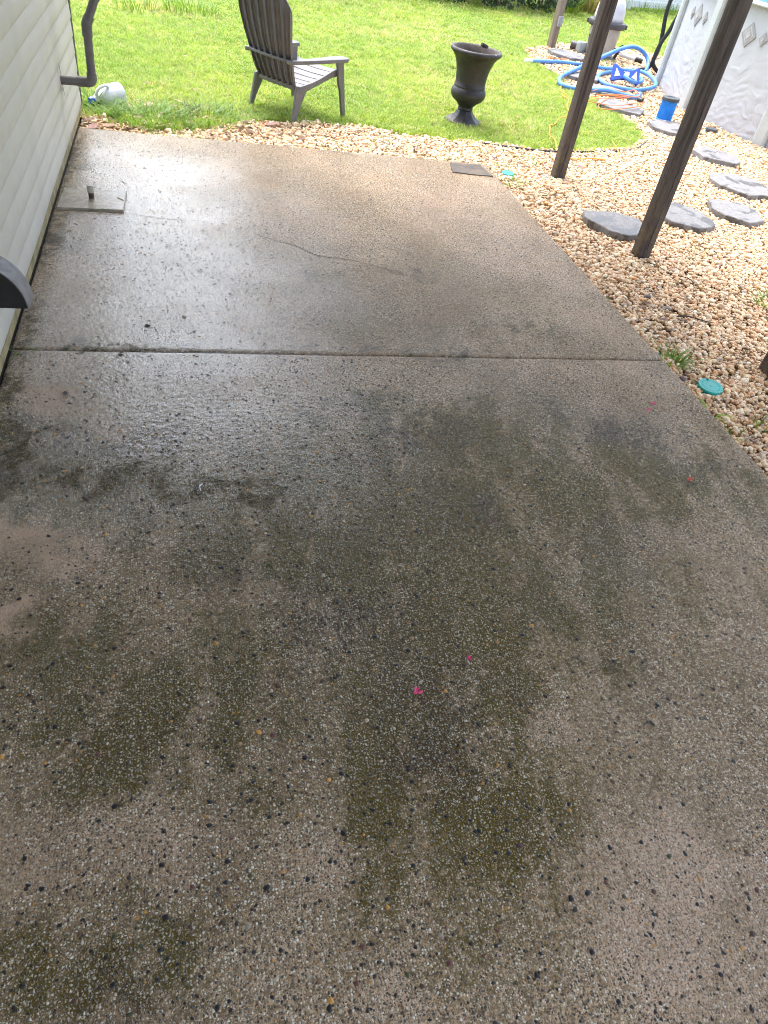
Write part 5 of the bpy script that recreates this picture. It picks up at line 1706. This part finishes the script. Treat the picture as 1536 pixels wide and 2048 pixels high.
# odd stones that stand out of the gravel
def rock(x, y, s, col, label, seed):
    me = pebble_mesh(seed + 50).copy()
    me.materials.clear()
    t = pm('single_stone_%d' % seed, col, 0.6, 0.2, 30, 0.4)
    o = link('stone', me, t)
    o.location = (x, y, GZ + 0.018); o.scale = (s * 1.3, s, s * 0.7); o.rotation_euler = (0.1, 0.2, seed)
    tag(o, label, 'stone')
rock(4.28, 0.16, 0.075, (0.33, 0.16, 0.12), 'pinkish-brown larger stone at the right edge of the photo', 1)
rock(3.68, 0.86, 0.045, (0.10, 0.08, 0.07), 'dark brown stone in gravel left below the nearest post', 2)
rock(3.74, 0.70, 0.045, (0.16, 0.13, 0.11), 'grey-brown stone in gravel beside the thick twig', 3)
rock(3.345, 0.115, 0.035, (0.24, 0.25, 0.27), 'blue-grey stone against the slab edge above the joint', 4)
rock(3.385, -0.12, 0.032, (0.14, 0.10, 0.10), 'dark purple stone at the slab edge below the joint', 5)

# ------------------------------------------------------------------ shrubs at the far end
def shrub(x, y, h, rx, ry, n, label, seed, col, leaf_s=0.045):
    rr = np.random.default_rng(seed)
    root = empty('shrub', (x, y, -0.07))
    m = MB()
    for k in range(9):
        a = rr.uniform(0, 6.28)
        tip = Vector((rx * 0.7 * math.cos(a), ry * 0.7 * math.sin(a), h * rr.uniform(0.6, 0.95)))
        m.tube([(0.05 * math.cos(a), 0.05 * math.sin(a), 0), tip * 0.5 + Vector((0, 0, 0.1)), tip], [0.02, 0.013, 0.004], 6)
    m.build('stem', M['bark'], root)
    m = MB()
    for k in range(n):
        u = rr.normal(size=3); u /= np.linalg.norm(u)
        rad = rr.uniform(0.55, 1.0) ** 0.5 * (1 + 0.16 * math.sin(5 * u[0] + seed) + 0.12 * math.sin(7 * u[1] + 2 * seed))
        c = Vector((u[0] * rx * rad, u[1] * ry * rad, max(0.03, h * (0.5 + 0.5 * u[2] * rad))))
        d = Vector(rr.normal(size=3)); d.normalize()
        e = d.cross(Vector(rr.normal(size=3))); e.normalize()
        s = leaf_s * rr.uniform(0.6, 1.3)
        t = rr.uniform(0.6, 1.3)
        cc = tuple(q * t for q in col)
        m.add([c - d * s, c + e * s * 0.45, c + d * s, c - e * s * 0.45], [(0, 1, 2, 3)], cc)
    m.build('crown', M['blade'], root, recalc=False)
    tag(root, label, 'shrub', 'shrubs at the far lawn edge')
SH = (0.045, 0.085, 0.040)
shrub(5.9, 13.55, 1.1, 0.95, 0.75, 2600, 'dark green shrub at the top, leftmost of the row above the urn', 1, SH)
shrub(7.1, 13.75, 1.2, 0.95, 0.80, 2800, 'dark bluish shrub in the middle of the row above the urn', 2, (0.050, 0.085, 0.055))
shrub(8.25, 14.15, 1.1, 0.80, 0.70, 2400, 'dark shrub behind the grey service post', 3, SH)
for i, (x, y, lab) in enumerate(((9.0, 14.6, 'strap-leaved green plant left of the filter dome, leftmost clump'), (9.7, 14.95, 'strap-leaved plant with brown dead leaves left of the filter dome'), (10.35, 15.4, 'tall strap-leaved yellow-green plant just beside the filter dome'))):
    weed('strap_plant', x, y, -0.07, 0.85, 130, lab, 0.25, 0.014, 0.8, ((0.14, 0.25, 0.03), (0.28, 0.36, 0.07)) if i != 1 else ((0.16, 0.20, 0.05), (0.30, 0.20, 0.11)), seed=60 + i, cat='plant', group='strap-leaved plants by the fence')
for i, x in enumerate((12.2, 13.0, 13.7)):
    weed('weed', x, 17.134 + (x - 11.792) * 0.493 - 0.25, -0.07, 0.30, 90, ('wispy grass at the fence foot, left of three clumps', 'wispy grass at the fence foot, middle of three clumps', 'wispy grass at the fence foot, right of three clumps')[i], 0.45, 0.006, 0.6, seed=80 + i, group='grass along the fence')
